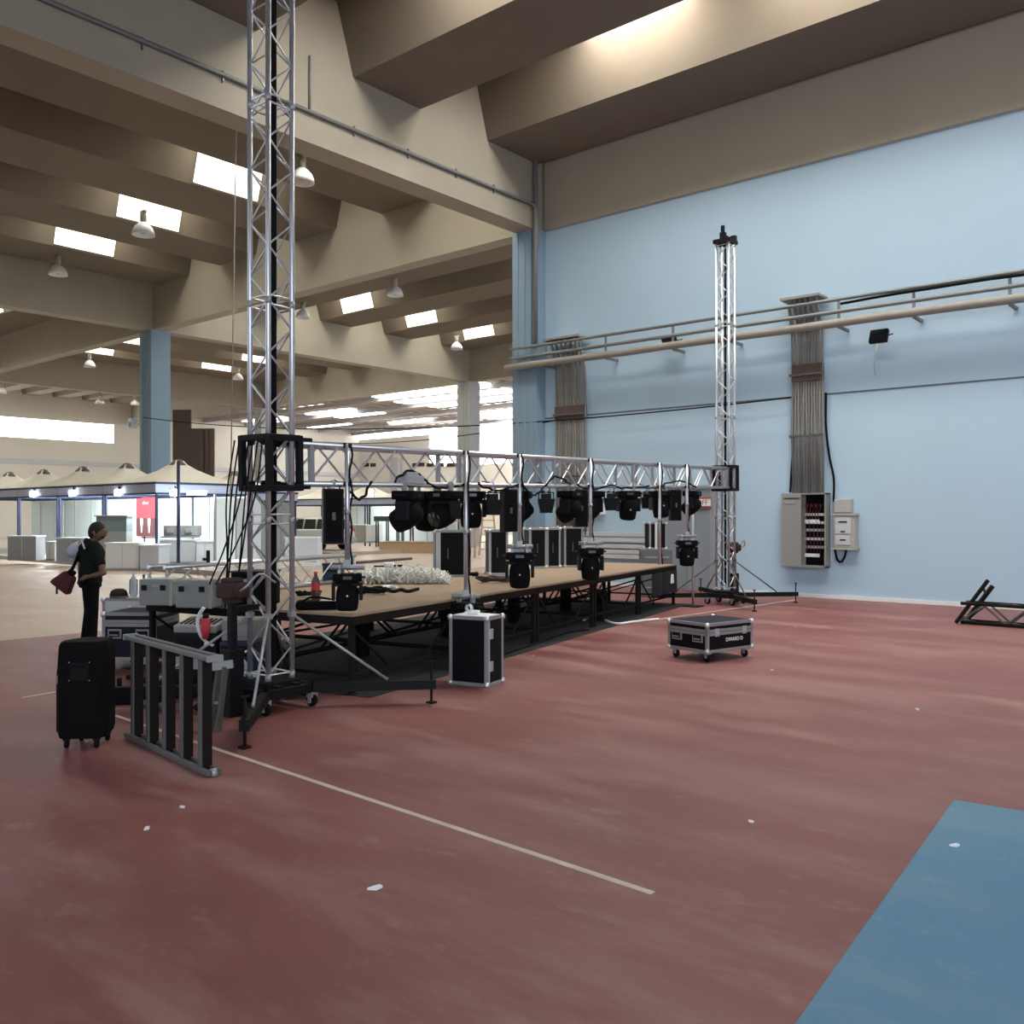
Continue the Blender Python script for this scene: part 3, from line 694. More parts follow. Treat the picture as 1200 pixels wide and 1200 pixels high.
for x, o, yb, lab, lab2, pan in (
  (407, -.20, 664, 'silver hanging pole just right of the near truss tower', 'black moving head at the foot of the pole by the red cola bottle', 10),
  (546, -.20, 698, 'silver hanging pole ending above the tall flight case', 'black moving head behind the top of the tall flight case', -30),
  (609, -.20, 640, 'silver hanging pole before the blue corner column', 'black moving head under the pole left of the rear case row', 0),
  (692, -.20, 636, 'silver hanging pole right of the conduit bundle', 'black moving head hanging low before the pale rails', 5),
  (805, -.20, 628, 'silver hanging pole near the far truss tower', 'black moving head hanging low before the grey door', 0)):
    p, zb = pole(x, o, yb, lab)
    ob = hq if x == 407 else hp if first else copy_tree(hp); first = first and x == 407
    ob.location = (p.x, p.y, zb-.01); ob.rotation_euler = (0, 0, YAW+R(pan)); ob['label'] = lab2; ob['group'] = 'moving heads at the feet of poles'
p, zb = pole(773, -.20, 661.5, 'longest silver pole, reaching down to the far stage end')
s = s_at(812, .3); p = T(s, .3)
t = thing('upright_tube', 'thin silver upright tube standing between stage end and far tower', 'pole', (p.x, p.y, 0))
MB().tube([(0,0,0),(0,0,p.z-.2)], .022, 8).build('tube', M_ALU, t); MB().box((0,0,.01), (.3,.3,.02)).build('base_plate', M_BLK, t)
# cable bundles on the truss
for i, (x0, x1, dz, lab) in enumerate(((405, 435, -.16, 'black cable loop sagging under the truss by the first pole'), (462, 500, .12, 'black cable coil wrapped on the lower chord above the cluster'),
    (500, 545, -.06, 'black cable looped along the cluster of lights'), (560, 606, -.07, 'black cable between second pole and strip light'), (612, 640, -.14, 'black cable swag before the blue column'),
    (640, 668, .10, 'black cable arched over the lower chord by the can light'), (676, 716, -.06, 'black cable over the conduits side of the truss'), (716, 760, -.05, 'black cable run before the plain blue wall'), (775, 815, .09, 'black cable arched near the far tower'))):
    s0, s1 = s_at(x0, -.17), s_at(x1, -.17)
    pts = [T(s0+(s1-s0)*k/8, -.18+.02*(k % 2), LOW+.02+dz*math.sin(PI*k/8)+random.uniform(-.015,.015)) for k in range(9)]
    tag(MB().tube(curve_pts(pts, 4), .013, 6).build('power_cable', M_RUB), lab, 'cable', 'black cables on the truss')
p = T(s_at(482, -.145), -.145, LOW+.05)
tag(MB().box(p, (.28,.12,.09), TA).box(p+Vector((0,0,.06)), (.2,.08,.04), TA).build('splitter_box', M_MGREY, None, .01), 'small grey splitter box on the lower chord above the cluster', 'box')
# cable fan from the near sleeve to the winch
a0 = T(-.20, .05, -.15)
for k in range(7):
    q = H(T0.x-.30-.05*(k % 4)+random.uniform(-.03,.03), T0.y-.2+.1*(k % 3)); 
    e = Vector((q.x, q.y, 1.1-.12*(k % 3)))
    a = T(-.25, .18-.06*k, .2); b = T(-.32, .2-.06*k, -.3)
    pts = [a, b, b.lerp(e, .5)+Vector((0,0,-.05)), e]
    tag(MB().tube(curve_pts(pts, 6), .0075, 5).build('hanging_cable', M_RUB), 'black cable hanging from the near sleeve block to the brown winch', 'cable', 'black cables fanning down from the near sleeve block')

# ================================================================== STAGE
SH = .765
O = Vector((-1.493, 8.49)); E = Vector((3.105, 17.1)); SA = (E-O).normalized(); SL = (E-O).length; SB = Vector((-SA.y, SA.x))
STA = ang(SA.x, SA.y)
def S(a, b, Z=0.0):
    p = O + SA*a + SB*b; return H(p.x, p.y, Z)
def stage_ab(x, y, Z):                       # stage coordinates of a pixel at height Z
    z = (CAMH-Z)*F/(y-HZ); p = Vector(((x-600)/F*z, z)) - O
    return p.dot(SA), p.dot(SB)
NA, NB_ = 5, 2; mw, md = SL/NA, 2.8/NB_
def make_deck():
    t = thing('stage_deck', 'x', 'stage platform')
    MB().box((0,0,SH-.012), (mw-.004, md-.004, .024)).build('deck_board', M_PLY, t)
    mb = MB()
    for s in (-1,1):
        mb.box((0, s*(md/2-.025), SH-.065), (mw-.01,.045,.08)).box((s*(mw/2-.025), 0, SH-.065), (.045, md-.01,.08))
    mb.build('frame', M_STEEL, t)
    for sx in (-1,1):
        for sy in (-1,1):
            x, y = sx*(mw/2-.05), sy*(md/2-.05)
            MB().box((x,y,(SH-.1)/2), (.05,.05,SH-.1)).box((x,y,.006), (.09,.09,.012)).build('leg', M_STEEL, t)
    mb = MB()
    for sy in (-1,1):
        y = sy*(md/2-.05)
        mb.bar((-mw/2+.05,y,.18),(mw/2-.05,y,.18),.028).bar((-mw/2+.05,y,.62),(-mw/6,y,.2),.022).bar((mw/2-.05,y,.62),(mw/6,y,.2),.022)
    for sx in (-1,1):
        x = sx*(mw/2-.05); mb.bar((x,-md/2+.05,.18),(x,md/2-.05,.18),.028).bar((x,-md/2+.05,.6),(x,md/2-.05,.2),.022)
    mb.build('brace', M_STEEL, t)
    return t
names = ['nearest the near truss tower', 'second from the near truss tower', 'in the middle of its row', 'second from the far end', 'at the far end by the grey door']
dk = None
for j in range(NB_):
    for i in range(NA):
        ob = make_deck() if dk is None else copy_tree(dk); dk = dk or ob
        p = S(mw*(i+.5), md*(j+.5)); ob.location = p; ob.rotation_euler = (0,0,STA)
        ob['label'] = 'brown %s stage platform on dark legs, %s' % ('front row' if j == 0 else 'rear row', names[i]); ob['group'] = 'brown stage platforms'
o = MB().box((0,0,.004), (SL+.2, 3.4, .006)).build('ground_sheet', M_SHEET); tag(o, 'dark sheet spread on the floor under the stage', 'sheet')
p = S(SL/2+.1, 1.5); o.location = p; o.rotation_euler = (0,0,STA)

# ================================================================== FLIGHT CASES
def flight_case(loc, rz, w, d, h, label, casters=True, lid=.0, handles='front', panel=M_BLKP, latches=2, group=None, edge=.035, top=None, name='flight_case'):
    t = thing(name, label, 'flight case', loc, rz, group)
    z0 = .11 if casters else .0
    MB().box((0,0,z0+h/2), (w-.012,d-.012,h-.012)).build('body', panel, t)
    mb = MB(); e = edge
    for sx in (-1,1):
        for sy in (-1,1): mb.box((sx*(w/2-e/2), sy*(d/2-e/2), z0+h/2), (e,e,h))
    zs = [z0+e/2, z0+h-e/2] + ([z0+h-lid-e/2, z0+h-lid+e/2+.004] if lid else [])
    for z in zs:
        for s in (-1,1): mb.box((0, s*(d/2-e/4), z), (w, e/2, e)).box((s*(w/2-e/4), 0, z), (e/2, d, e))
    for s in (-1,1): mb.box((0, s*(d/2-e/2), z0+h-.003), (w,e,.006)).box((s*(w/2-e/2), 0, z0+h-.003), (e,d,.006))
    mb.build('edge_frame', M_ALUD, t, .003)
    mb = MB()
    for sx in (-1,1):
        for sy in (-1,1):
            for z in (z0+.02, z0+h-.02): mb.ball((sx*(w/2-.01), sy*(d/2-.01), z), .032, n=10)
    mb.build('corner', M_ALU, t)
    if top: MB().box((0,0,z0+h+.001), (w-2*e,d-2*e,.006)).build('top_panel', top, t)
    def handle(x, y, z, ax):
        m = Matrix.Translation((x,y,z)) @ Matrix.Rotation(ax, 4, 'Z')
        hb = MB(); hb.box((0,0,0),(.15,.012,.10)); o = hb.build('handle', M_ALUD, t); o.matrix_local = m
        g = MB(); g.box((0,-.009,0),(.115,.012,.065)); o2 = g.build('recess', M_BLK, o)
        k = MB(); k.tube([(-.045,-.016,-.012),(.045,-.016,-.012)], .008, 6); k.build('grip', M_ALUD, o)
    zc = z0+h*.55 if not lid else z0+(h-lid)*.72
    for f in handles.split():
        if f == 'front': [handle(s*w*.26, -d/2, zc, 0) for s in (-1,1)]
        if f == 'side': [handle(w/2, s*d*.26, zc, PI/2) for s in (-1,1)]
        if f == 'left': [handle(-w/2, s*d*.26, zc, -PI/2) for s in (-1,1)]
    for k in range(latches):
        x = 0 if latches == 1 else (-.3+.6*k/(latches-1))*w
        zz = z0+h-(lid or h*.25)
        MB().box((x, -d/2-.006, zz), (.07,.014,.09)).box((x,-d/2-.015,zz-.01),(.03,.012,.03)).build('latch', M_ALU, t, .004)
    if casters:
        for sx in (-1,1):
            for sy in (-1,1):
                x, y = sx*(w/2-.07), sy*(d/2-.07)
                k = MB().box((x,y,.10),(.08,.08,.02)).box((x-.022,y,.07),(.008,.04,.05)).box((x+.022,y,.07),(.008,.04,.05)).build('caster', M_ALUD, t)
                MB().lathe([(0,-.014),(.045,-.014),(.05,-.008),(.05,.008),(.045,.014),(0,.014)], 12, Matrix.Translation((x,y,.05)) @ Matrix.Rotation(PI/2,4,'Y')).build('wheel', M_RUB, k)
    return t
def pxdir(p, q): v = q-p; return math.atan2(v.y, v.x)
# tall case before the stage: front-left corner, front corner, right corner on the floor
a, b, c = G(532, 799), G(571, 806), G(597, 797)
e1 = H(-.0, 0)
w_ = .42; 
rz = pxdir(b, c)
t = flight_case((0,0,0), rz, .34, .44, .69, 'tall black flight case with silver edges standing upright before the stage', casters=False, handles='', latches=0, top=M_WHITE)
cc = Vector((b.x, b.y, 0)) + Matrix.Rotation(rz,3,'Z') @ Vector((.17, .22, 0)); t.location = cc
for zz in (.2, .52): MB().box((-.10, -.228, zz), (.06,.014,.10)).build('latch', M_ALU, t, .004)
MB().box((-.135,-.222,.355),(.012,.012,.68)).build('door_seam', M_ALU, t)
for s in (-1,1): MB().lathe([(0,-.014),(.045,-.014),(.05,.0),(.045,.014),(0,.014)], 12, Matrix.Translation((.185, s*.14, .09)) @ Matrix.Rotation(PI/2,4,'X')).build('wheel', M_RUB, t)
q = Matrix.Rotation(rz,3,'Z') @ Vector((-.02,.02,0)) + cc
ob = thing('clamp_bracket', 'small pale clamp lying on the tall flight case', 'clamp', (q.x,q.y,.696), .4)
MB().box((0,0,.02),(.12,.07,.04)).build('body', M_WHITE, ob, .01); MB().lathe([(.018,-.02),(.04,-.02),(.04,.02),(.018,.02)], 12, Matrix.Translation((-.05,0,.06)) @ Matrix.Rotation(PI/2,4,'X')).build('jaw', M_ALU, ob)
# low wide case on wheels
b = G(829, 777.5); r = G(877, 770)
rz = R(-2)+pxdir(b, r); 
t = flight_case((0,0,0), rz, .80, .62, .34, 'low wide black flight case on wheels standing alone on the red floor', lid=.11, handles='left', latches=2, top=M_NAVY)
cc = Vector((b.x,b.y,0)) + Matrix.Rotation(rz,3,'Z') @ Vector((.40,.31,0)); t.location = cc
text('lettering', 'DWARD D', .062, M_WTXT, t, (.06,-.316,.245), (PI/2,0,0))
LOWCASE = t
# stacked cases left of the stage
t = flight_case(G(157, 785.5), R(0)+YAW-R(3), .60, .62, .52, 'navy flight case with two silver handles behind the slatted steel frame', lid=.12, panel=M_NAVY, latches=0)
t.location = D(166, 785, 10.2); t.location.z = 0
CASEA = t
t = flight_case(D(160, 760, 11.0), YAW-R(3), .60, .50, .60, 'white topped flight case behind the navy case, bottles standing on it', top=M_WHITE, handles='', latches=0, panel=M_LGREY)
t.location.z = 0; CASEB = t; CB = t.location.copy()
# cases on the stage
def on_stage(x, y): a, b_ = stage_ab(x, y, SH); return S(a, b_, SH)
for x, y, w, d, h, dr, lab in (
  (530, 675, .50, .42, .70, -8, 'black flight case with silver left edge, largest on the stage, crossed by a pole'),
  (582, 673, .30, .40, .70, 10, 'narrow black flight case with silver edges behind the brown strip light'),
  (627, 665.5, .32, .34, .70, 18, 'first black case of the row of three at the stage rear'),
  (645, 664.8, .26, .34, .70, 18, 'middle black case of the row of three at the stage rear'),
  (668, 664, .36, .36, .72, 18, 'last black case of the row of three at the stage rear, nearest the pale rails')):
    p = on_stage(x, y); t = flight_case(p, YAW-R(dr)*-1, w, d, h, lab, casters=False, handles='', latches=0, group='black cases on the stage')
    MB().box((-.02,-d/2-.008,h*.5),(.015,.016,h*.22)).build('handle_bar', M_GSTEEL, t)
    if w == .50: MB().box((-.17,-d/2-.004,h*.5),(.07,.012,h*.9)).build('label_strip', M_LGREY, t)
p = D(768, 690, 18.9); p.z = 0
t = thing('grey_crate', 'grey metal crate behind the far stage end, black case standing on it', 'crate', p, YAW)
MB().box((0,0,.49),(.62,.5,.98)).build('body', mat('crate_grey', (.13,.14,.16), .6), t, .01); MB().box((0,-.255,.82),(.5,.012,.03)).box((0,-.255,.2),(.5,.012,.03)).build('rib', M_MGREY, t)
t = flight_case(Vector((p.x,p.y,.98)), YAW+R(14), .38, .3, .56, 'small black case with white stripe standing on the grey crate', casters=False, handles='', latches=0)
MB().box((-.05,-.157,.28),(.05,.012,.54)).build('label_strip', M_WHITE, t)
# ================================================================== ITEMS ON THE CASES AND THE STAGE
def bottle(loc, h, r, m, label, capm, lab=None, liquid=None):
    t = thing('bottle', label, 'bottle', loc)
    MB().lathe([(0,0),(r*.9,0),(r,.01),(r,h*.28),(r*.92,h*.42),(r,h*.55),(r*.95,h*.66),(r*.38,h*.86),(r*.34,h*.93),(0,h*.93)], 14).build('bottle_body', m, t)
    MB().lathe([(0,h*.92),(r*.42,h*.92),(r*.42,h),(0,h)], 12).build('cap', capm, t)
    if lab: MB().lathe([(r*1.01,h*.36),(r*1.01,h*.60)], 14).build('wrap_label', lab, t)
    if liquid: MB().lathe([(0,.005),(r*.88,.008),(r*.9,h*.36),(0,h*.36)], 14).build('drink', liquid, t)
    return t
p = G(370, 703, SH); bottle(p, .31, .048, mat('cola_bottle_plastic', (.16,.09,.08), .12, trans=.5), 'big cola bottle with red label standing on the stage', M_REDB, M_REDB, M_COLA)
zt = .71+.003
def onB(dx, dy): 
    v = Matrix.Rotation(YAW-R(3),3,'Z') @ Vector((dx,dy,0)); return Vector((CB.x+v.x, CB.y+v.y, zt))
bottle(onB(.02,-.12), .30, .040, mat('water_plastic', (.55,.62,.68), .15, trans=.4), 'clear water bottle on the white topped case', M_WHITE)
bottle(onB(.10,-.02), .26, .035, M_BLUEC, 'dark bottle beside the clear water bottle', M_BLK)
bottle(onB(.20,-.10), .29, .045, mat('pale_jug_plastic', (.50,.53,.56), .3), 'pale jug shaped bottle at the right of the white topped case', M_WHITE)
t = thing('cap_hat', 'dark cap lying left of the bottles on the white topped case', 'cap', onB(-.17,-.10))
MB().lathe([(.10,0),(.105,.03),(.09,.07),(.05,.095),(0,.10)], 14).build('crown', M_HAIR, t); MB().lathe([(0,0),(.13,0),(.13,.012),(0,.012)], 14, Matrix.Translation((.07,-.03,0)) @ Matrix.Diagonal((1,.8,1,1))).build('brim', M_DBROW, t)
t = thing('camera_bag', 'small black bag behind the jug on the white topped case', 'bag', onB(.20,.12)); MB().box((0,0,.06),(.14,.10,.12)).build('body', M_BLKM, t, .02); MB().tube(curve_pts([(-.06,0,.12),(0,0,.2),(.06,0,.12)],6),.008,5).build('strap', M_BLKM, t)
t = thing('tablet', 'black slab shaped case leaning among the bottles', 'box', onB(-.06,.05)); MB().box((0,0,.10),(.1,.06,.2)).build('body', M_NAVY, t, .008); MB().box((0,-.032,.1),(.08,.006,.16)).build('face', M_LENS, t)
# grey metal boxes on the left stage end
M_BOXG = mat('brushed_grey_box', (.28,.31,.31), .4, .35, noise=.1)
for (x, y, w, d, h, dr, lab) in ((190, 708, .36, .30, .27, 4, 'grey metal equipment box with dark sockets, left one of two on the stage'),
                            (236, 711, .40, .30, .28, 10, 'larger grey metal equipment box, right one of two on the stage')):
    p = on_stage(x, y); t = thing('equipment_box', lab, 'box', p, YAW-R(dr), 'grey metal boxes on the stage')
    MB().box((0,0,h/2),(w,d,h)).build('housing', M_BOXG, t, .012)
    for fx in (-.33,.22): MB().box((w*fx,-d/2-.006,h*.68),(.055,.012,.055)).build('socket', M_BLK, t)
    MB().box((-.0,-d/2-.005,h*.74),(.07,.01,.02)).build('nameplate', M_ALU, t)
    MB().box((w/2-.02,-d/2-.004,h/2),(.03,.012,h)).box((w/2+.004,0,h*.95),(.012,d,.03)).build('corner_edge', M_ALU, t)
    MB().box((w/2+.006,0,h*.6),(.012,.14,.05)).build('handle', M_BLK, t)
# truss lying at the stage rear
a, b = S(.02, 2.66, SH), S(3.3, 2.66, SH)
t = thing('lying_truss', 'silver truss section lying along the rear edge of the stage, behind the grey boxes', 'truss', a, STA)
L = (b-a).length; w, h = .25, .34; z0 = .03
for sy in (-1,1):
    for sz in (0,1): MB().tube([(0,sy*w/2,z0+sz*h),(L,sy*w/2,z0+sz*h)], .0245, 8).build('chord', M_ALU, t)
mb = MB(); n = 8; st = L/n
for k in range(n):
    for sy in (-1,1): mb.tube([(k*st,sy*w/2,z0+(h if k%2 else 0)),((k+1)*st,sy*w/2,z0+(0 if k%2 else h))], .010, 6, cap=False)
    for sz in (0,1): mb.tube([(k*st,-w/2 if k%2 else w/2,z0+sz*h),((k+1)*st,w/2 if k%2 else -w/2,z0+sz*h)], .010, 6, cap=False)
mb.build('lacing', M_ALU, t)
mb = MB()
for x in (.03, L-.03):
    for sy in (-1,1): mb.tube([(x,sy*w/2,z0),(x,sy*w/2,z0+h)], .012, 6)
mb.build('end_frame', M_ALUD, t)
p = S(.75, 2.54, SH+.395)
t = thing('black_clamp', 'small black clamp upright on the lying truss', 'clamp', p, STA); MB().box((0,.12,.05),(.03,.03,.16)).box((-.03,.12,.03),(.08,.03,.03)).build('body', M_BLK, t)
# blue crates, bag and cables on the stage
p = on_stage(391, 684); t = thing('blue_crate', 'dark blue plastic crate behind the first pole, on the stage', 'crate', p, YAW)
MB().box((0,0,.13),(.26,.2,.26)).build('body', M_BLUEC, t, .012); MB().box((0,0,.265),(.28,.22,.03)).build('lid', M_BLUEC, t, .006); MB().box((0,-.104,.18),(.12,.012,.03)).build('handle', M_BLK, t)
p = on_stage(372, 714); t = thing('black_bag', 'flat black bag under the cola bottle at the stage corner', 'bag', p, YAW+.2)
MB().box((0,0,.045),(.42,.2,.09)).build('body', M_BLKM, t, .035); MB().tube(curve_pts([(-.15,-.08,.08),(-.05,-.13,.13),(.1,-.1,.11),(.16,-.05,.08)],6),.012,6).build('strap', M_BLKM, t)
t.location.z += .002
t = thing('paper_sheet', 'white paper lying on the black bag', 'paper', p+Vector((.14,.03,.094)), .7); MB().box((0,0,.002),(.16,.11,.004)).build('sheet', M_WHITE, t)
def coil(x, y, r, n, label, m=M_RUB, rad=.014, Z=SH, squash=.7):
    p = G(x, y, Z); pts = []
    for k in range(n*14):
        a_ = k*2*PI/14; rr = r*(.55+.45*random.random()); pts.append((rr*math.cos(a_), rr*squash*math.sin(a_), rad+.008*(k/14)+.03*random.random()))
    o = MB().tube(pts, rad, 5).build('cable_coil', m); o.location = p; o.rotation_euler=(0,0,YAW); return tag(o, label, 'cable')
coil(436, 697, .20, 6, 'black cable coil beside the moving head at the first pole')
coil(362, 700, .16, 4, 'black cable coil left of the cola bottle')
coil(578, 683, .24, 6, 'dark brown cable coil lying on the stage before the narrow case', mat('brown_cable', (.05,.03,.025), .7))
coil(553, 676, .10, 4, 'small black cable coil at the foot of the largest stage case')
pts = [G(x, y, SH+.02) for x, y in ((445,692),(452,690),(461,693),(470,690.5),(478,693),(490,690))]
tag(MB().tube(curve_pts(pts,5), .02, 6).build('cable_run', M_RUB), 'black cable lying on the stage before the white heap', 'cable')
pts = [G(x, y, SH+.02) for x, y in ((448,688),(458,687.5),(466,688.5))]
tag(MB().tube(curve_pts(pts,5), .025, 6).build('cable_run', M_WHITE), 'short white cable on the stage beside the black cable', 'cable')
# white heap
mb = MB()
for k in range(1500):
    x = 424+102*random.random(); e = 1-abs((x-472)/58)**3
    y = 685 - 8*random.random(); p = G(x, y, SH)
    hgt = .02+max(.03,.17*e)*random.random()
    d = Vector((random.gauss(0,1), random.gauss(0,1), random.gauss(0,.6))).normalized()*random.uniform(.03,.075)
    q = p+Vector((0,0,hgt)); a_ = q-d; b_ = q+d; a_.z = max(a_.z, SH+.006); b_.z = max(b_.z, SH+.006)
    if (b_-a_).length > .02: mb.bar(a_, b_, .022, .006)
o = mb.build('plastic_strips', mat('pale_plastic_strip', (.66,.67,.64), .6)); tag(o, 'long heap of tangled white plastic strips on the stage', 'heap'); o['kind'] = 'stuff'
p = G(459, 667, SH) ; t = thing('white_pouch', 'small white pouch with dark ends on top of the white heap', 'pouch', S(*stage_ab(456, 681, SH), SH+.2), YAW)
MB().box((0,0,.03),(.14,.09,.07)).build('body', M_WHITE, t, .02); MB().box((.13,0,.015),(.12,.06,.03)).box((-.14,0,.01),(.14,.05,.02)).build('strap', M_BLK, t)
# black drape and white piece at the far stage end, hung under the deck
p = S(SL-.9, .02, .0)
t = thing('black_drape', 'black cloth hanging at the far end under the stage edge', 'cloth', p, STA)
mb = MB(); n = 14
for k in range(n):
    y0, y1 = -.02+.03*math.sin(k*1.3), -.02+.03*math.sin((k+1)*1.3)
    x0, x1 = -.5+1.35*k/n, -.5+1.35*(k+1)/n
    mb.prism([(x0,y0,.26),(x1,y1,.24),(x1,y1*.4-.01,.66),(x0,y0*.4-.01,.66)],(0,-.012,0),(0,.0,0))
mb.build('cloth', M_SHEET, t)
t = thing('white_rag', 'white rag hanging over the black cloth at the far stage end', 'cloth', S(SL-.45, -.06, .46), STA); MB().box((0,0,.06),(.16,.03,.17),taper=(.6,.8)).build('cloth', M_WHITE, t, .012)
p = S(SL-3.1, .25, .008); t = thing('hose_reel', 'dark round reel under the stage below the low hanging head', 'reel', (p.x,p.y,.36), STA)
MB().lathe([(.05,-.06),(.15,-.06),(.15,-.04),(.06,-.04),(.06,.04),(.15,.04),(.15,.06),(.05,.06)],16,Matrix.Rotation(PI/2,4,'X')).build('drum', M_BLKM, t); MB().box((0,0,-.2),(.2,.14,.3)).build('stand', M_STEEL, t)

# ================================================================== EQUIPMENT AT THE LEFT STAGE END
def rack(loc, rz, w, d, h, m, label, name='amplifier_rack', rows=3):
    t = thing(name, label, 'equipment rack', loc, rz)
    MB().box((0,0,h/2),(w,d,h)).build('housing', m, t, .012)
    for k in range(rows):
        f = MB().box((0,-d/2-.008,h*(.18+.64*k/max(1,rows-1))),(w*.86,.016,h*.2)).build('front_panel', M_MGREY if k%2 else M_BLK, t)
        MB().lathe([(0,0),(.02,0),(.018,.02),(0,.02)],10,Matrix.Translation((w*.3,-d/2-.016,h*(.18+.64*k/max(1,rows-1)))) @ Matrix.Rotation(PI/2,4,'X')).build('knob', M_ALU, f)
    return t
p = D(238, 800, 8.8); p.z = 0; rack(p, YAW-R(6), .42, .36, .58, M_NAVY, 'dark equipment rack with grey sloping top, left of the near truss tower')
t = thing('mixing_desk', 'grey sloping mixing desk lying on the dark rack', 'mixer', (p.x,p.y,.585), YAW-R(6)); MB().box((0,0,.05),(.42,.38,.07),M=Matrix.Rotation(R(8),4,'X')).build('body', M_CABG, t, .01)
for k in range(8): MB().box((-.16+.046*k,-.04,.085),(.012,.2,.01),M=Matrix.Rotation(R(8),4,'X')).build('fader_strip', M_BLK, t)
p = D(286, 800, 8.75); p.z = 0; rack(p, YAW-R(2), .34, .4, .50, M_BLUEC, 'blue fronted equipment rack behind the legs of the near truss tower')
t = thing('power_supply', 'grey power box standing on the blue fronted rack', 'box', (p.x,p.y,.503), YAW); MB().box((0,0,.10),(.33,.34,.2)).build('housing', M_CABG, t, .012); MB().box((0,-.175,.1),(.2,.012,.1)).build('front_panel', M_MGREY, t)
p = D(303, 710, 10.6); t = thing('black_case', 'black equipment case on the stage behind the near truss tower', 'case', S(*stage_ab(300, 708, SH), SH), YAW); MB().box((0,0,.17),(.42,.34,.34)).build('body', M_BLKM, t, .01); MB().box((-.1,-.175,.25),(.12,.012,.05)).build('nameplate', M_MGREY, t); MB().box((0,0,.345),(.44,.36,.015)).build('lid', M_NAVY, t)
pts = [D(239,712,8.6),D(233,722,8.6),D(232,735,8.6),D(238,748,8.6),D(250,757,8.6)]
o = tag(MB().tube(curve_pts(pts,6),.018,7).build('white_hose', M_WHITE), 'white cable loop curving down left of the near truss tower', 'cable')
t = thing('red_plug', 'red industrial plug hanging by the white cable loop', 'plug', D(241,737,8.55)); MB().lathe([(0,-.09),(.03,-.09),(.04,-.02),(.045,.07),(.03,.1),(0,.1)],14).build('body', M_REDB, t); MB().lathe([(0,.1),(.03,.1),(.03,.14),(0,.14)],12).build('collar', M_BLK, t)
pts = []
for k in range(40): pts.append(D(286,797,8.45)+Vector((.07*math.cos(k*.5)*CY, .07*math.cos(k*.5)*SY, .07*math.sin(k*.5)))+Vector((0,.002*k,0)))
tag(MB().tube(pts,.011,6).build('cable_coil', M_WHITE), 'small white cable coil hanging by the near truss tower base', 'cable')
tag(MB().tube(curve_pts([D(277,767,8.4),D(286,775,8.35),D(290,785,8.4),D(287,792,8.45)],6),.013,6).build('white_hose', M_WHITE), 'short white cable above the small white coil', 'cable')
for i,(x,y,r,n,lab) in enumerate(((300,822,.22,6,'black cable heap under the near truss tower'),(255,835,.2,5,'black cable heap behind the slatted steel frame'),(215,818,.22,5,'black cable heap between navy case and slatted frame'),(340,816,.2,5,'black cable coil on the floor right of the near truss tower'))):
    coil(x, y, r, n, lab, Z=0)
for i,(a,b,m,lab) in enumerate((((137,809),(195,820),M_GSTEEL,'grey tube lying on the floor behind the slatted frame'),((140,822),(200,834),M_GSTEEL,'second grey tube lying on the floor behind the slatted frame'),((150,797),(235,812),M_STEEL,'dark steel tube lying on the floor under the navy case'))):
    p,q = G(*a)+Vector((0,0,.03)), G(*b)+Vector((0,0,.03)); tag(MB().tube([p,q],.028,8).build('steel_tube', m), lab, 'tube')
t = thing('black_footing', 'low black steel footing on the floor right of the black speaker', 'footing', G(163,824), YAW+.1); MB().box((0,0,.05),(.4,.14,.1)).build('body', M_BLK, t, .01); MB().box((-.17,0,.16),(.03,.05,.14)).build('upright', M_BLK, t)
# folded aluminium trestle
t = thing('folded_trestle', 'folded aluminium trestle standing between slatted frame and winch', 'trestle', D(255,846,7.15), YAW-R(20)); t.location.z = 0
for s,ex in ((-1,0),(1,.0)):
    lg = MB().bar((s*.035,-.04,.0),(s*.03+.03,.02,.50),.025,.05).build('leg', M_GSTEEL, t)
MB().bar((-.05,-.02,.50),(.10,.06,.52),.05,.06).build('top_bar', M_ALUD, t); MB().bar((-.03,-.03,.22),(.05,-.01,.22),.02).build('rung', M_ALUD, t)

# ================================================================== SPEAKER, SLATTED FRAME
bl = G(80, 876); br = G(132, 869)
rz = YAW + R(2)
t = thing('loudspeaker', 'big black loudspeaker on small wheels standing by the slatted steel frame', 'loudspeaker', D(104, 870, 6.72), rz); t.location.z = 0; t.scale = (.80, .85, 1)
hgt = .72
poly = [(-.20,-.18),(.165,-.18),(.21,-.08),(.16,.20),(-.13,.20),(-.235,-.05)]
mb = MB(); bm = mb.bm
levels = [(.07,.93),(.12,1.0),(.62,1.0),(.74,.965),(.775,.90)]
rings = [[bm.verts.new((x*s, y*s, z)) for x,y in poly] for z,s in levels]
for a_,b_ in zip(rings, rings[1:]):
    for k in range(6): bm.faces.new((a_[k],a_[(k+1)%6],b_[(k+1)%6],b_[k]))
bm.faces.new(rings[0][::-1]); bm.faces.new(rings[-1])
mb.build('cabinet', M_BLKM, t, .012)
MB().box((.0,-.182,.56),(.155,.012,.13)).build('handle_recess', M_BLK, t, .02)
MB().box((.0,-.192,.60),(.12,.014,.02)).build('handle_grip', M_RUB, t)
for x,z in ((-.09,.63),(.09,.63),(-.09,.5),(.09,.5)): MB().box((x,-.19,z),(.008,.006,.008)).build('screw', M_ALU, t)
gm = MB().bar((-.225,-.12,.12),(-.225,-.12,.52),.012,.03).bar((-.225,-.12,.52),(-.195,-.12,.72),.012,.03).build('grille_edge', M_BLK, t)
MB().box((-.212,-.135,.50),(.012,.03,.06)).build('badge', M_ALU, t)
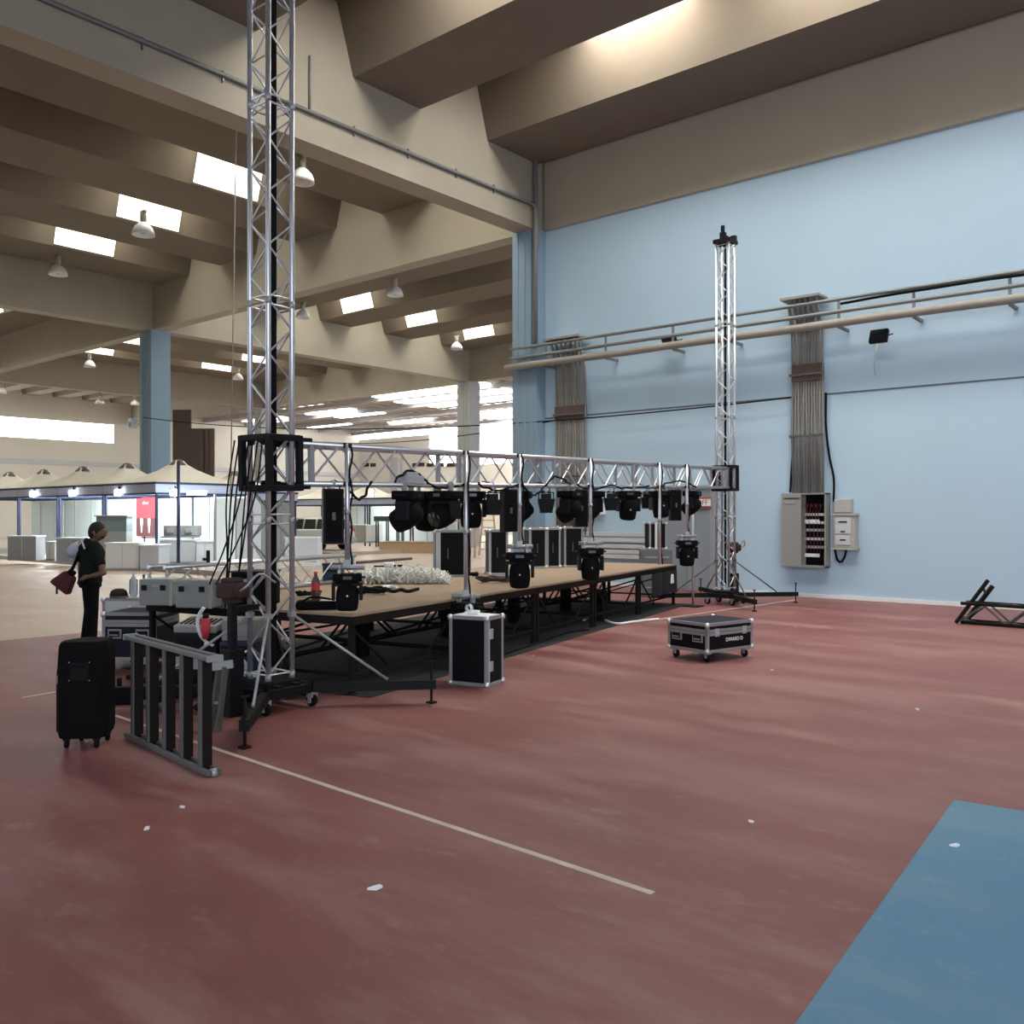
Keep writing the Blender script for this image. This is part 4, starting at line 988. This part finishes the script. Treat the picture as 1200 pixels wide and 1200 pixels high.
for x,y in ((-.14,-.13),(.13,-.13),(-.12,.12),(.12,.12)):
    k = MB().box((x,y,.065),(.05,.05,.02)).box((x,y+.02,.045),(.03,.012,.05)).build('caster', M_BLK, t)
    MB().lathe([(0,-.012),(.03,-.012),(.03,.012),(0,.012)],12,Matrix.Translation((x,y,.03)) @ Matrix.Rotation(PI/2,4,'Y')).build('wheel', M_RUB, k)
# slatted frame
a, b = G(149, 866), G(242, 911); L = (b-a).length; rz = pxdir(a, b)
t = thing('slatted_steel_frame', 'grey steel frame with five upright channel slats standing by the loudspeaker', 'steel frame', a, rz)
hh = .77
for s in (0,1):
    y = .0+s*.075
    MB().bar((-.03,y,hh),(L+.04,y,hh),.03,.035).build('top_rail', mat('worn_grey_rail', (.15,.155,.16), .5, .2, noise=.15, nscale=20), t, .006)
    MB().bar((-.03,y,.03),(L+.03,y,.03),.03,.035).build('bottom_rail', M_GSTEEL, t, .004)
for x in (-.03,L+.04): MB().bar((x,-.015,hh),(x,.09,hh),.03,.04).build('end_piece', M_ALUD, t)
for k in range(5):
    x = .09+(L-.20)*k/4
    sl = MB().box((x+.016,.045,hh/2),(.014,.068,hh-.05)).build('slat', M_STEEL, t)
    MB().box((x,.006,hh/2),(.044,.012,hh-.05)).build('slat_edge', M_GSTEEL, sl)  # lit edge and shaded flank are put into two steel colours
MB().lathe([(0,-.02),(.03,-.02),(.03,.02),(0,.02)],10,Matrix.Translation((L,.05,.02)) @ Matrix.Rotation(PI/2,4,'X')).build('end_bolt', M_ALUD, t)

# ================================================================== TRUSS PIECES AT THE RIGHT EDGE
a = G(1126, 731); t = thing('lying_truss', 'dark lattice truss lying on the floor by the wall at the right edge', 'truss', a, R(-3.0))
L = 3.2; w = .28; h=.29
for sy in (0,1):
    for sz in (0,1): MB().tube([(0,sy*w,.03+sz*h),(L,sy*w,.03+sz*h)], .026, 8).build('chord', M_STEEL, t)
mb = MB(); n = 10; st = L/n
for k in range(n):
    for sy in (0,1): mb.tube([(k*st,sy*w,.03+(h if k%2 else 0)),((k+1)*st,sy*w,.03+(0 if k%2 else h))], .016, 6, cap=False)
    for sz in (0,1): mb.tube([(k*st,0 if k%2 else w,.03+sz*h),((k+1)*st,w if k%2 else 0,.03+sz*h)], .016, 6, cap=False)
mb.build('lacing', M_GSTEEL, t)
zq = a.x*-SY + a.y*CY
t = thing('leaning_ladder_frame', 'dark two railed frame leaning up from the lying truss at the right edge', 'steel frame', D(1119, 722, zq+.0), YAW)
t.location.z = .02
MB().bar((0,-.03,0),(.50,-.03,.66),.045).build('rail', M_STEEL, t); MB().bar((.25,.10,.05),(.64,.10,.56),.055).build('rail', M_STEEL, t)
MB().bar((.42,-.03,.56),(.53,.10,.44),.03).build('rung', M_GSTEEL, t); MB().bar((.05,-.03,.06),(.27,.10,.08),.04).build('rung', M_GSTEEL, t)
tag(MB().tube(curve_pts([G(x,y,.016) for x,y in ((545,779),(575,772),(604,762),(640,750),(668,741),(690,738))],6),.016,6).build('cable_run', M_RUB), 'black cable lying on the floor along the stage front', 'cable')
# white hose and litter on the floor
pts = [G(x,y,.02) for x,y in ((684,727),(690,723.5),(700,723.5),(708,726),(716,729.5),(726,731),(740,729),(756,727),(772,725.5))]
tag(MB().tube(curve_pts(pts,6),.02,7).build('white_hose', M_WHITE), 'white hose snaking on the floor before the stage', 'hose')
for i,(x,y,w,lab) in enumerate(((440,1042,.05,'white scrap of paper lying near the bottom of the floor'),(172,972,.035,'tiny white scrap left of the slatted frame'),(214,947,.03,'tiny white scrap below the slatted frame'),
    (624,769,.02,'tiny white scrap right of the tall flight case'),(1075,832,.04,'tiny pale scrap far right on the floor'),(880,964,.025,'tiny white scrap in the middle right of the floor'),(1119,992,.04,'tiny white scrap on the blue patch'),(933,735,.02,'tiny white scrap before the far tower foot'),(905,786,.03,'tiny scrap right of the low wide case'))):
    p = G(x,y); w *= .7; mb = MB(); mb.prism([(-w,-w*.4,0),(w*.2,-w*.6,0),(w*.9,w*.3,0),(w*.4,w*.8,0),(-.3*w,w*.3,0)],(0,0,.002),(0,0,.012)); o = mb.build('paper_scrap', M_WHITE, loc=p, rz=YAW+i); tag(o, lab, 'litter', 'white scraps on the floor')

# ================================================================== PERSON
def remesh_body(name, mb, m, parent, vox=.012, smooth=6):
    o = mb.build(name, m, parent)
    r = o.modifiers.new('Remesh','REMESH'); r.mode='VOXEL'; r.voxel_size=vox; r.use_smooth_shade=True
    s = o.modifiers.new('Smooth','SMOOTH'); s.factor=.5; s.iterations=smooth
    return o
pf = D(106, 760, 11.75); pf.z = 0
P = thing('person', 'person in dark shirt and black trousers with a red bag, standing behind the loudspeaker', 'person', pf, YAW)
# local axes: x to the right of the picture (facing), y away, z up
hip, chest, neck, headc = (-.0,.0,.83), (.02,0,1.17), (.05,0,1.36), (.10,-.0,1.475)
rs, ls = (.05,-.19,1.29), (.0,.19,1.29)            # near shoulder, far shoulder
re, rh = (.215,-.22,1.02), (.03,-.20,.90)
rs = (.10,-.10,1.29); ls = (-.10,.12,1.29)         # seen three quarter from behind
re, rw = (.245,-.16,.955), (.07,-.21,.91)
le, lw = (-.20,.16,1.04), (-.16,.05,.86)
lk, lf = (-.03,.07,.45), (-.10,.08,.07)
rk, rf = (.05,-.07,.45), (.05,-.08,.07)
b = MB()
b.tube([(0,0,.80),(0,0,.92),(.02,0,1.06),(.03,0,1.2),(.02,0,1.30),(.05,0,1.36)],[.125,.12,.12,.135,.12,.06],14)
b.tube([(.04,0,1.32),(.075,0,1.42)],[.056,.05],12)
b.ball(headc,.098,(1.02,.84,1.18),16).ball((.165,0,1.44),.045,(1,.9,.9))
b.tube([(.19,0,1.49),(.225,0,1.462),(.195,0,1.452)],[.012,.018,.012],8)      # nose
b.ball((.17,0,1.42),.03,(1,1.1,.5)).ball((.075,-.088,1.47),.026,(.8,.4,1.2)).ball((.075,.088,1.47),.026,(.8,.4,1.2))
for s_,e_,w_,r0 in ((rs,re,rw,.05),(ls,le,lw,.05)):
    b.tube([s_, Vector(s_).lerp(Vector(e_),.5), e_],[r0,.044,.036],10); b.tube([e_, Vector(e_).lerp(Vector(w_),.4), w_],[.038,.036,.024],10); b.ball(e_,.037)
for k_,f_,h_ in ((lk,lf,(-.03,.075,.80)),(rk,rf,(.04,-.075,.80))):
    b.tube([h_,k_],[.085,.055],10); b.tube([k_,f_],[.055,.035],10)
def hand(mb, w, d, up):
    w, d, up = Vector(w), Vector(d).normalized(), Vector(up).normalized(); sd = d.cross(up).normalized()
    mb.tube([w-d*.01, w+d*.035, w+d*.075],[.022,.034,.030],10)
    for i_,L_ in enumerate((.058,.066,.062,.048)):
        o_ = w+d*.07+sd*(-.027+.018*i_); mb.tube([o_, o_+d*L_*.5-up*.006, o_+d*L_*.85-up*.024],[.0105,.0098,.008],7)
    o_ = w+d*.02-sd*.028; mb.tube([o_, o_+d*.03-sd*.022, o_+d*.055-sd*.026-up*.01],[.013,.0115,.009],7)
hand(b, rw, (-1,.2,-.15), (0,-.6,.8)); hand(b, lw, (.1,-.4,-1), (-1,0,0))
body = remesh_body('body', b, M_SKIN, P, .010, 4)
s = MB()
s.tube([(0,0,.82),(0,0,.92),(.02,0,1.06),(.03,0,1.2),(.01,0,1.30),(.045,0,1.365)],[.148,.142,.138,.152,.138,.068],16)
s.ball((0,.0,1.27),.10,(1.5,1.55,.75)); s.ball(rs,.075); s.ball(ls,.08)
s.tube([rs, Vector(rs).lerp(Vector(re),.72)],[.068,.062],12); s.tube([ls, Vector(ls).lerp(Vector(le),.85)],[.075,.065],12)
remesh_body('shirt', s, M_SHIRT, P, .014, 6)
q = MB()
for k_,f_,h_ in ((lk,lf,(-.035,.07,.84)),(rk,rf,(.035,-.07,.84))): q.tube([h_,k_,(f_[0],f_[1],.05)],[.11,.082,.066],12)
q.tube([(0,0,.76),(0,0,.9)],[.14,.135],14)
remesh_body('trousers', q, M_TROUS, P, .014, 5)
hr = MB(); hr.ball((.085,0,1.50),.103,(1.04,.9,1.08),16); hr.ball((.04,0,1.47),.085,(.8,1.0,1.15)); hr.ball((.15,0,1.412),.042,(.9,1.1,.7))
remesh_body('hair', hr, M_HAIR, P, .012, 3)
for sy in (-1,1):
    MB().ball((.181,sy*.036,1.487),.009).build('eye', M_BLK, P)
for f_ in (lf,rf):
    MB().tube([(f_[0]-.07,f_[1],.04),(f_[0]+.02,f_[1],.05),(f_[0]+.12,f_[1],.038),(f_[0]+.17,f_[1],.03)],[.035,.045,.04,.022],10).build('shoe', M_BLKM, P)
# bag and white cloth
t = thing('shoulder_bag', 'dark red bag hanging from the shoulder of the person', 'bag', pf, YAW)
bb = MB(); bb.box((0,0,0),(.30,.16,.24),M=Matrix.Rotation(R(38),4,'Y'),taper=(.55,.8)); bg = bb.build('bag_body', M_DRED, t, .035, loc=(-.335,.02,.835))
MB().tube(curve_pts([(-.27,.05,.95),(-.22,.10,1.12),(-.12,.11,1.36),(-.06,.02,1.365),(-.1,-.05,1.28),(-.2,-.03,1.05),(-.26,-.03,.95)],6),.016,6).build('strap', M_BLKM, t)
MB().box((-.25,.02,.95),(.09,.10,.06),M=Matrix.Rotation(R(38),4,'Y')).build('bag_top', M_BLKM, t, .02)
MB().box((-.43,-.01,.72),(.02,.02,.10)).build('tassel', M_BLK, t)
t = thing('white_backpack', 'white cloth bag slung on the back of the person', 'bag', pf, YAW)
w_ = MB(); w_.ball((-.235,.10,1.24),.15,(.9,.8,.62),14,Matrix.Rotation(R(-38),4,'Y')); remesh_body('bag_body', w_, M_WCLOTH, t, .014, 3)
MB().tube(curve_pts([(-.14,-.03,1.33),(-.05,-.14,1.36),(.0,-.16,1.26)],6),.012,6).build('strap', M_WCLOTH, t)
# ================================================================== MARKET TENTS AND STALLS
M_PLAT = mat('stall_floor_panel', (.40,.37,.34), .7)
o = MB().box((-36.5, 16.1, .07), (28, 4.6, .14)).build('stall_floor', M_PLAT); struct(o, 'low flat platform under the market tents', 'platform')
PZ = .14; TM = 3.45; TYF = 14.4; TX0 = -26.75
def make_tent(m=TM, eave=2.55, peak=3.38):
    t = thing('market_tent', 'x', 'market tent')
    mb = MB(); bm = mb.bm; N = 6; prof = [(1.0,0),(.72,.17),(.46,.38),(.26,.62),(.13,.84),(.075,1.0)]
    rings = []
    for f,z in prof:
        ring = []
        for q in range(4):
            c = [(-1,-1),(1,-1),(1,1),(-1,1)]; a_, b_ = c[q], c[(q+1)%4]
            for k in range(4):
                u = k/4; ring.append(bm.verts.new(((a_[0]+(b_[0]-a_[0])*u)*f*m/2, (a_[1]+(b_[1]-a_[1])*u)*f*m/2, eave+(peak-eave)*z)))
        rings.append(ring)
    for a_,b_ in zip(rings,rings[1:]):
        for k in range(16):
            f = bm.faces.new((a_[k],a_[(k+1)%16],b_[(k+1)%16],b_[k])); f.smooth=True
    cn = mb.build('canopy', M_CREAM, t)
    sd = cn.modifiers.new('Solidify','SOLIDIFY'); sd.thickness=.015
    MB().lathe([(0,peak+.06),(.12,peak+.03),(.26,peak-.10),(.30,peak-.16)],14).build('peak_cap', mat('tent_cap_dark', (.10,.10,.11), .6), t)
    mb = MB()
    for (x,y,dx,dy) in ((0,-m/2,m,.02),(0,m/2,m,.02),(-m/2,0,.02,m),(m/2,0,.02,m)): mb.box((x,y,eave-.16),(dx,dy,.30))
    mb.build('valance', mat('valance_fabric', (.40,.45,.58), .8), t)
    mb = MB()
    for (x,y,dx,dy) in ((0,-m/2,m,.05),(0,m/2,m,.05),(-m/2,0,.05,m),(m/2,0,.05,m)): mb.box((x,y,eave-.0),(dx+.03,dy+.03,.07)).box((x,y,eave-.33),(dx,dy,.06))
    mb.build('frame_beam', M_NAVYF, t)
    for sx in (-1,1):
        for sy in (-1,1): MB().box((sx*(m/2-.06),sy*(m/2-.06),eave/2-.17),(.06,.06,eave-.34)).build('leg', M_NAVYF, t)
    MB().box((0,m/2-.14,(eave-.36)/2),(m-.12,.05,eave-.40)).build('back_panel', M_PANEL, t)
    for x in (-.6,.9): MB().box((x,m/2-.18,(eave-.36)/2),(.05,.04,eave-.40)).build('panel_post', M_LGREY, t)
    return t
tents = ['cream market tent at the near corner, standing right of the thin dark post', 'cream market tent directly before the blue column', 'third cream market tent counted from the near corner', 'fourth cream market tent counted from the near corner', 'fifth cream market tent, at the left edge of the picture']
tp = make_tent(); TENT = []
for i, lab in enumerate(tents):
    o = tp if i == 0 else copy_tree(tp)
    o.location = (TX0-TM*.5-(TM+.06)*i, TYF+TM/2, PZ); o['label'] = lab; o['group'] = 'cream market tents'; TENT.append(o)
# second line turning away to the right behind the near tower
for i, (x, y, lab) in enumerate(((-31.7, 20.4, 'cream market tent behind the black hanging cables, beyond the corner tent'),)):
    o = copy_tree(tp); o.location = (x, y, 0); o['label'] = lab; o['group'] = 'cream market tents'
for i, (x, y, lab) in enumerate(((-35.3, 33.6, 'cream market tent far behind the cluster of lights'), (-39.0, 33.6, 'cream market tent far behind the first hanging pole'), (-42.7, 33.6, 'cream market tent far behind the car'))):
    o = copy_tree(tp); o.location = (x, y, 0); o['label'] = lab; o['group'] = 'cream market tents'
# stall lamps
def stall_light(p, e=170):
    l = bpy.data.lights.new('stall_light', 'POINT'); l.energy = e; l.color = (.90,.97,1); l.shadow_soft_size = .15
    o = bpy.data.objects.new('stall_light', l); COL.objects.link(o); o.location = p
lampt = None
for i, (x, y, lab) in enumerate(((37, 579, 'bright white work lamp on the tent beam, leftmost of the lit lamps'), (83, 578, 'bright white work lamp on the tent beam, second of the lit lamps'), (136.5, 577.5, 'bright white work lamp on the tent beam, left of the red banner'), (202, 577.5, 'bright white work lamp on the tent beam, right of the red banner'))):
    a = (x-600)/F; z = (TYF-.12)/(SY*a+CY); p = D(x, y, z)
    if lampt is None:
        lampt = thing('work_lamp', lab, 'lamp'); MB().box((0,.05,.12),(.22,.2,.03)).build('housing', M_LGREY, lampt, .008); MB().box((0,.05,0),(.19,.17,.2)).build('lit_face', M_LAMPW, lampt, .03); MB().box((0,.09,.15),(.04,.03,.12)).build('bracket', M_BLK, lampt); o = lampt
    else: o = copy_tree(lampt)
    o.location = p; o['label'] = lab; o['group'] = 'lit work lamps on the tents'
    stall_light(p+Vector((0,.9,-.25)), (300,300,200,60)[i])
p = D(223, 578, TYF/ (SY*(223-600)/F+CY)); t = thing('strip_lamp', 'long lit strip lamp under the corner tent', 'lamp', p+Vector((.0,.2,0))); MB().box((0,0,0),(1.0,.05,.09)).build('tube', M_LAMPW, t); MB().box((0,.03,.06),(1.05,.08,.04)).build('housing', M_WHITE, t)
p = D(435, 577, 45); t = thing('work_lamp', 'lit lamp on the tent beam far behind the first hanging pole', 'lamp', p); MB().box((0,.05,0),(.3,.08,.3)).build('housing', M_LGREY, t); MB().box((0,0,0),(.28,.03,.28)).build('lit_face', M_LAMPW, t)
stall_light(Vector((-38.6, 33.2, 2.1)), 170)
# red banner
yb = TYF+TM-.30; zb = lambda x: yb/(SY*(x-600)/F+CY)
p0, p1 = D(160, 583, zb(160)), D(182, 629, zb(182)); bw, bh = p1.x-p0.x, p0.z-p1.z
t = thing('banner', 'red banner with white lettering and two pale figures inside the tents', 'banner', ((p0.x+p1.x)/2, yb, p1.z))
MB().box((0,0,bh/2),(bw,.02,bh)).build('cloth', M_REDB, t)
MB().box((0,-.012,bh*.24),(bw,.004,bh*.46)).build('print', mat('dark_red_print', (.10,.03,.03), .6), t)
text('lettering', 'aloou', bh*.13, M_WTXT, t, (0,-.022,bh*.86), (PI/2,0,0), .25)
for s in (-1,1):
    MB().lathe([(0,0),(.05,0),(.06,bh*.06),(.07,bh*.16),(.11,bh*.22),(.11,bh*.36),(.05,bh*.38),(0,bh*.38)],12,Matrix.Translation((s*bw*.2,-.02,bh*.09)) @ Matrix.Diagonal((1,.12,1,1))).build('pale_figure', mat('pale_print', (.70,.55,.52), .6), t)
# counters
def counter(x0, x1, ytop, ybot, z, d, label, m=M_WHITE, base=PZ, rz=None, top=M_WHITE):
    p, q = D(x0, ybot, z), D(x1, ybot, z); w = (q-p).length; h = (ybot-ytop)/F*z
    t = thing('counter', label, 'counter', ((p.x+q.x)/2, (p.y+q.y)/2, 0), math.atan2(q.y-p.y, q.x-p.x) if rz is None else rz)
    t.location += Vector((-SY, CY, 0))*d/2; t.location.z = base
    MB().box((0,0,h/2-.02),(w,d,h-.04)).build('body', m, t); MB().box((0,0,h-.02),(w+.06,d+.06,.04)).build('worktop', top, t); MB().box((0,-d/2-.004,.04),(w*.98,.012,.08)).build('plinth', M_MGREY, t)
    MB().box((0,-d/2-.004,h/2),(.02,.01,h-.1)).build('panel_joint', M_LGREY, t)
    return t
c = counter(124, 163, 628, 661, 27.4, .6, 'white counter at the front, left of the thin dark post', base=.0); 
counter(164, 186, 629, 660, 27.3, .9, 'end unit of the white counter left of the thin dark post', M_LGREY, base=.0)
counter(187, 229, 628, 657, 28.6, .6, 'light grey counter right of the thin dark post', M_LGREY, base=.14)
counter(230, 250, 628, 656, 28.3, 1.0, 'white counter end piece right of the thin dark post', base=.14)
counter(9, 42, 616, 645, 30.8, .6, 'grey counter at the left edge under the tents', M_MGREY, base=.14)
counter(54, 64, 623, 646, 30.3, .6, 'narrow white counter beside the grey one at the left', base=.14)
counter(66, 100, 621, 650, 29.6, .6, 'grey counter behind the head of the person', M_MGREY, base=.14)
p = D(214, 629, 29.4); t = thing('counter_machine', 'grey espresso style machine on the light grey counter', 'machine', p, YAW); t.location.z = .14+.82
MB().box((0,0,.22),(1.1,.45,.34)).build('housing', M_CABG, t, .03); MB().box((0,-.2,.02),(1.1,.5,.06)).build('tray', M_ALUD, t)
for s in (-1,1): MB().box((s*.3,-.27,.22),(.18,.10,.12)).build('group_head', M_ALU, t)
p = D(134, 627, 30.2); t = thing('display_fridge', 'grey glazed display counter behind the white counter', 'display case', p, YAW); t.location.z = .14
MB().box((0,0,.5),(1.0,.5,1.0)).build('body', M_CABG, t); MB().box((0,0,1.25),(1.0,.45,.5)).build('glass', mat('grey_glass', (.16,.2,.2), .15), t); MB().box((0,0,1.52),(1.1,.55,.04)).build('top', M_MGREY, t)
# thin dark mast and white folding walls
p = D(209, 655, 27.2); t = thing('dark_mast', 'tall thin dark post rising before the corner tent', 'post', (p.x,p.y,0)); MB().tube([(0,0,0),(0,0,3.3)], .05, 8).build('tube', M_NAVYF, t); MB().box((0,0,.02),(.3,.3,.04)).build('base_plate', M_BLK, t)
pp = [D(252,640,27.0), D(276,640,27.6), D(290,640,28.2), D(306,640,28.6)]
for i,(a_,b_) in enumerate(zip(pp,pp[1:])):
    a_ = Vector((a_.x,a_.y,0)); b_ = Vector((b_.x,b_.y,0))
    t = thing('partition_panel', ('pale partition panel right of the white counters', 'second pale partition panel behind the hanging black cables', 'pale partition panel just behind the near truss tower')[i], 'partition', a_, pxdir(a_,b_)); L = (b_-a_).length
    MB().box((L/2,0,1.1),(L-.04,.04,2.2)).build('panel', M_PANEL if i == 0 else M_LGREY, t); MB().box((0,0,1.15),(.06,.06,2.3)).build('post', M_MGREY, t); MB().box((L/2,0,.04),(L,.08,.06)).build('foot_rail', M_BLK, t)
counter(334, 372, 622, 653, 31.5, .8, 'white counter in front of the parked car', base=0, m=M_LGREY)
counter(405, 428, 608, 629, 47, .8, 'pale counter right of the parked car', base=.25, m=M_CREAMB)
counter(429, 443, 608, 629, 46.5, .8, 'pale counter left of the green table', base=.25, m=M_WHITE)
p = D(457, 628, 44); t = thing('green_table', 'long dark green table on thin legs far behind the stage', 'table', (p.x,p.y,0), YAW)
h = CAMH-(605-HZ)/F*44; 
MB().box((0,0,h-.12),(1.45,.8,.24)).build('tabletop', M_GREEN, t)
for sx in (-1,-.2,.6,1):
    for sy in (-1,1): MB().box((sx*.62,sy*.32,(h-.24)/2),(.06,.06,h-.24)).build('leg', M_STEEL, t)
p = D(490, 632, 41); t = thing('low_platform', 'low wooden platform lying in the sunlit hall behind the stage', 'platform', (p.x,p.y,0), YAW-R(6)); MB().box((0,0,.22),(3.2,1.6,.44)).build('body', M_WOODF, t); MB().box((0,0,.46),(3.25,1.65,.04)).build('top_board', M_PLY, t)
a, b = G(418,661), G(482,656); tag(MB().tube([a+Vector((0,0,.05)),b+Vector((0,0,.05))],.05,6).build('steel_tube', M_DBROW), 'long dark tube lying on the tan floor behind the white heap', 'tube')
# step ladder
p = D(572, 636, 38); t = thing('step_ladder', 'pale wooden step ladder standing behind the stage cases', 'ladder', (p.x,p.y,.0), YAW); h = 1.7-(597-HZ)/F*38
for s in (-1,1): MB().bar((s*.38,-.3,0),(s*.2,0,h),.06).build('rail', M_WOODF, t); MB().bar((s*.38,.5,0),(s*.2,0.04,h),.05).build('rear_leg', M_WOODF, t)
for k in range(6):
    z = .25+k*(h-.4)/5; f = z/h; MB().box((0,-.3*(1-f),z),(.74*(1-f)+.38*f,.1,.04)).build('step', M_WOODF, t)
p = D(536, 640, 36); t = thing('beige_table', 'long beige trestle table behind the largest stage case', 'table', (p.x,p.y,0), YAW); MB().box((0,0,1.45),(1.7,.7,.06)).build('tabletop', M_WOODF, t)
for sx in (-1,1): MB().box((sx*.7,0,.71),(.08,.6,1.42)).build('leg', M_WOODF, t)

# ================================================================== CAR
cz = 40; pc = D(384, 637, cz); 
car = thing('car', 'silver hatchback parked by the stalls, seen behind the first hanging pole', 'car', (pc.x, pc.y, .28), 0)
heading = ang(-.93, .55)                     # nose points away to the left
car.rotation_euler = (0,0,heading)           # local +x is the nose
car.location = Vector((pc.x,pc.y,0)) + Vector((math.cos(heading), math.sin(heading), 0))*.9
W2 = .80
def loft(sec, m, name, parent, bev=.0):
    mb = MB(); bm = mb.bm; rings = []
    for x, pts in sec: rings.append([bm.verts.new((x,y,z)) for y,z in pts])
    n = len(rings[0])
    for a_,b_ in zip(rings,rings[1:]):
        for k in range(n): f = bm.faces.new((a_[k],a_[(k+1)%n],b_[(k+1)%n],b_[k])); f.smooth = True
    bm.faces.new(rings[0][::-1]); bm.faces.new(rings[-1])
    o = mb.build(name, m, parent, bev); return o
def sec(hw, z0, z1, z2): return [(-hw*.92,z0),(-hw,z0+.12),(-hw,z1-.1),(-hw*.95,z1),(hw*.95,z1),(hw,z1-.1),(hw,z0+.12),(hw*.92,z0)]
loft([(-1.85,sec(.70,.36,.80,0)),(-1.78,sec(.77,.28,.90,0)),(-1.3,sec(.81,.24,.93,0)),(0,sec(.82,.22,.92,0)),(.9,sec(.81,.22,.90,0)),(1.5,sec(.78,.24,.82,0)),(1.82,sec(.70,.28,.70,0)),(1.9,sec(.60,.34,.60,0))], M_CARP, 'body', car)
def cab(hw, z0, z1, t_): return [(-hw,z0),(-hw*t_,z1),(hw*t_,z1),(hw,z0)]
loft([(-1.72,cab(.74,.88,.90,1)),(-1.45,cab(.75,.88,1.36,.82)),(-1.1,cab(.75,.88,1.43,.80)),(-.2,cab(.75,.88,1.46,.80)),(.25,cab(.75,.88,1.42,.80)),(1.0,cab(.73,.86,.90,.98))], M_CARP, 'roof', car)
def side_win(x0,x1,x2,x3,name='side_window'):
    for s in (-1,1):
        MB().prism([(x0,s*.752,.93),(x1,s*.752,.93),(x2,s*.637,1.36),(x3,s*.637,1.36)],(0,s*.0,0),(0,s*.012,0)).build(name, M_GLASS, car)
side_win(.72,-.10,-.10,.22); side_win(-.20,-.85,-.80,-.20); side_win(-.95,-1.45,-1.32,-.92)
MB().prism([(-1.74,-.62,.94),(-1.74,.62,.94),(-1.50,.54,1.34),(-1.50,-.54,1.34)],(-.02,0,0),(.0,0,0)).build('rear_window', M_GLASS, car)
MB().prism([(.92,-.64,.95),(.92,.64,.95),(.32,.56,1.38),(.32,-.56,1.38)],(0.03,0,0),(.05,0,.02)).build('windscreen', M_GLASS, car)
MB().box((-1.85,0,.46),(.14,1.5,.22)).build('rear_bumper', M_MGREY, car, .04); MB().box((1.86,0,.42),(.12,1.3,.2)).build('front_bumper', M_MGREY, car, .04)
for s in (-1,1):
    MB().box((-1.80,s*.68,.80),(.08,.14,.30)).build('tail_lamp', mat('tail_red', (.5,.04,.03), .3), car, .02)
    MB().box((1.80,s*.5,.62),(.1,.25,.12)).build('headlamp', M_LGREY, car, .02)
MB().box((-1.92,0,.62),(.02,.5,.11)).build('number_plate', M_WHITE, car)
for s in (-1,1): MB().box((.75,s*.90,.98),(.12,.14,.1)).build('wing_mirror', M_BLK, car, .02)
for x in (-1.15,1.2):
    for s in (-1,1):
        w_ = MB().lathe([(0,-.09),(.2,-.09),(.29,-.08),(.30,0),(.29,.09),(.2,.1),(0,.1)],18,Matrix.Translation((x,s*.74,.30)) @ Matrix.Rotation(-s*PI/2,4,'X')).build('wheel', M_RUB, car)
        MB().lathe([(0,.105),(.17,.105),(.19,.095)],14,Matrix.Translation((x,s*.74,.30)) @ Matrix.Rotation(-s*PI/2,4,'X')).build('hubcap', M_ALUD, w_)
o = MB().box((pc.x-1.2, pc.y+1.4, .07), (7.0, 6.0, .14)).build('parking_pad', M_TAN)
struct(o, 'slightly raised floor slab under the parked car', 'floor'); car.location.z = .14

# ================================================================== CAMERA, SKY, LIGHT
cam = bpy.data.cameras.new('camera'); co = bpy.data.objects.new('camera', cam); COL.objects.link(co)
co.location = (0,0,CAMH); co.rotation_euler = (PI/2, 0, YAW)
cam.sensor_width = 36; cam.lens = 36*F/1200; cam.shift_y = (HZ-600)/1200; cam.clip_end = 400
SC.camera = co
wd = bpy.data.worlds.new('daylight'); SC.world = wd; wd.use_nodes = True
bg = wd.node_tree.nodes['Background']; bg.inputs['Color'].default_value = (.82,.91,1,1); bg.inputs['Strength'].default_value = 3.3
SC.view_settings.view_transform = 'Standard'; SC.view_settings.look = 'None'; SC.view_settings.gamma = 1; SC.view_settings.use_curve_mapping = False
SC.view_settings.exposure = 0.10
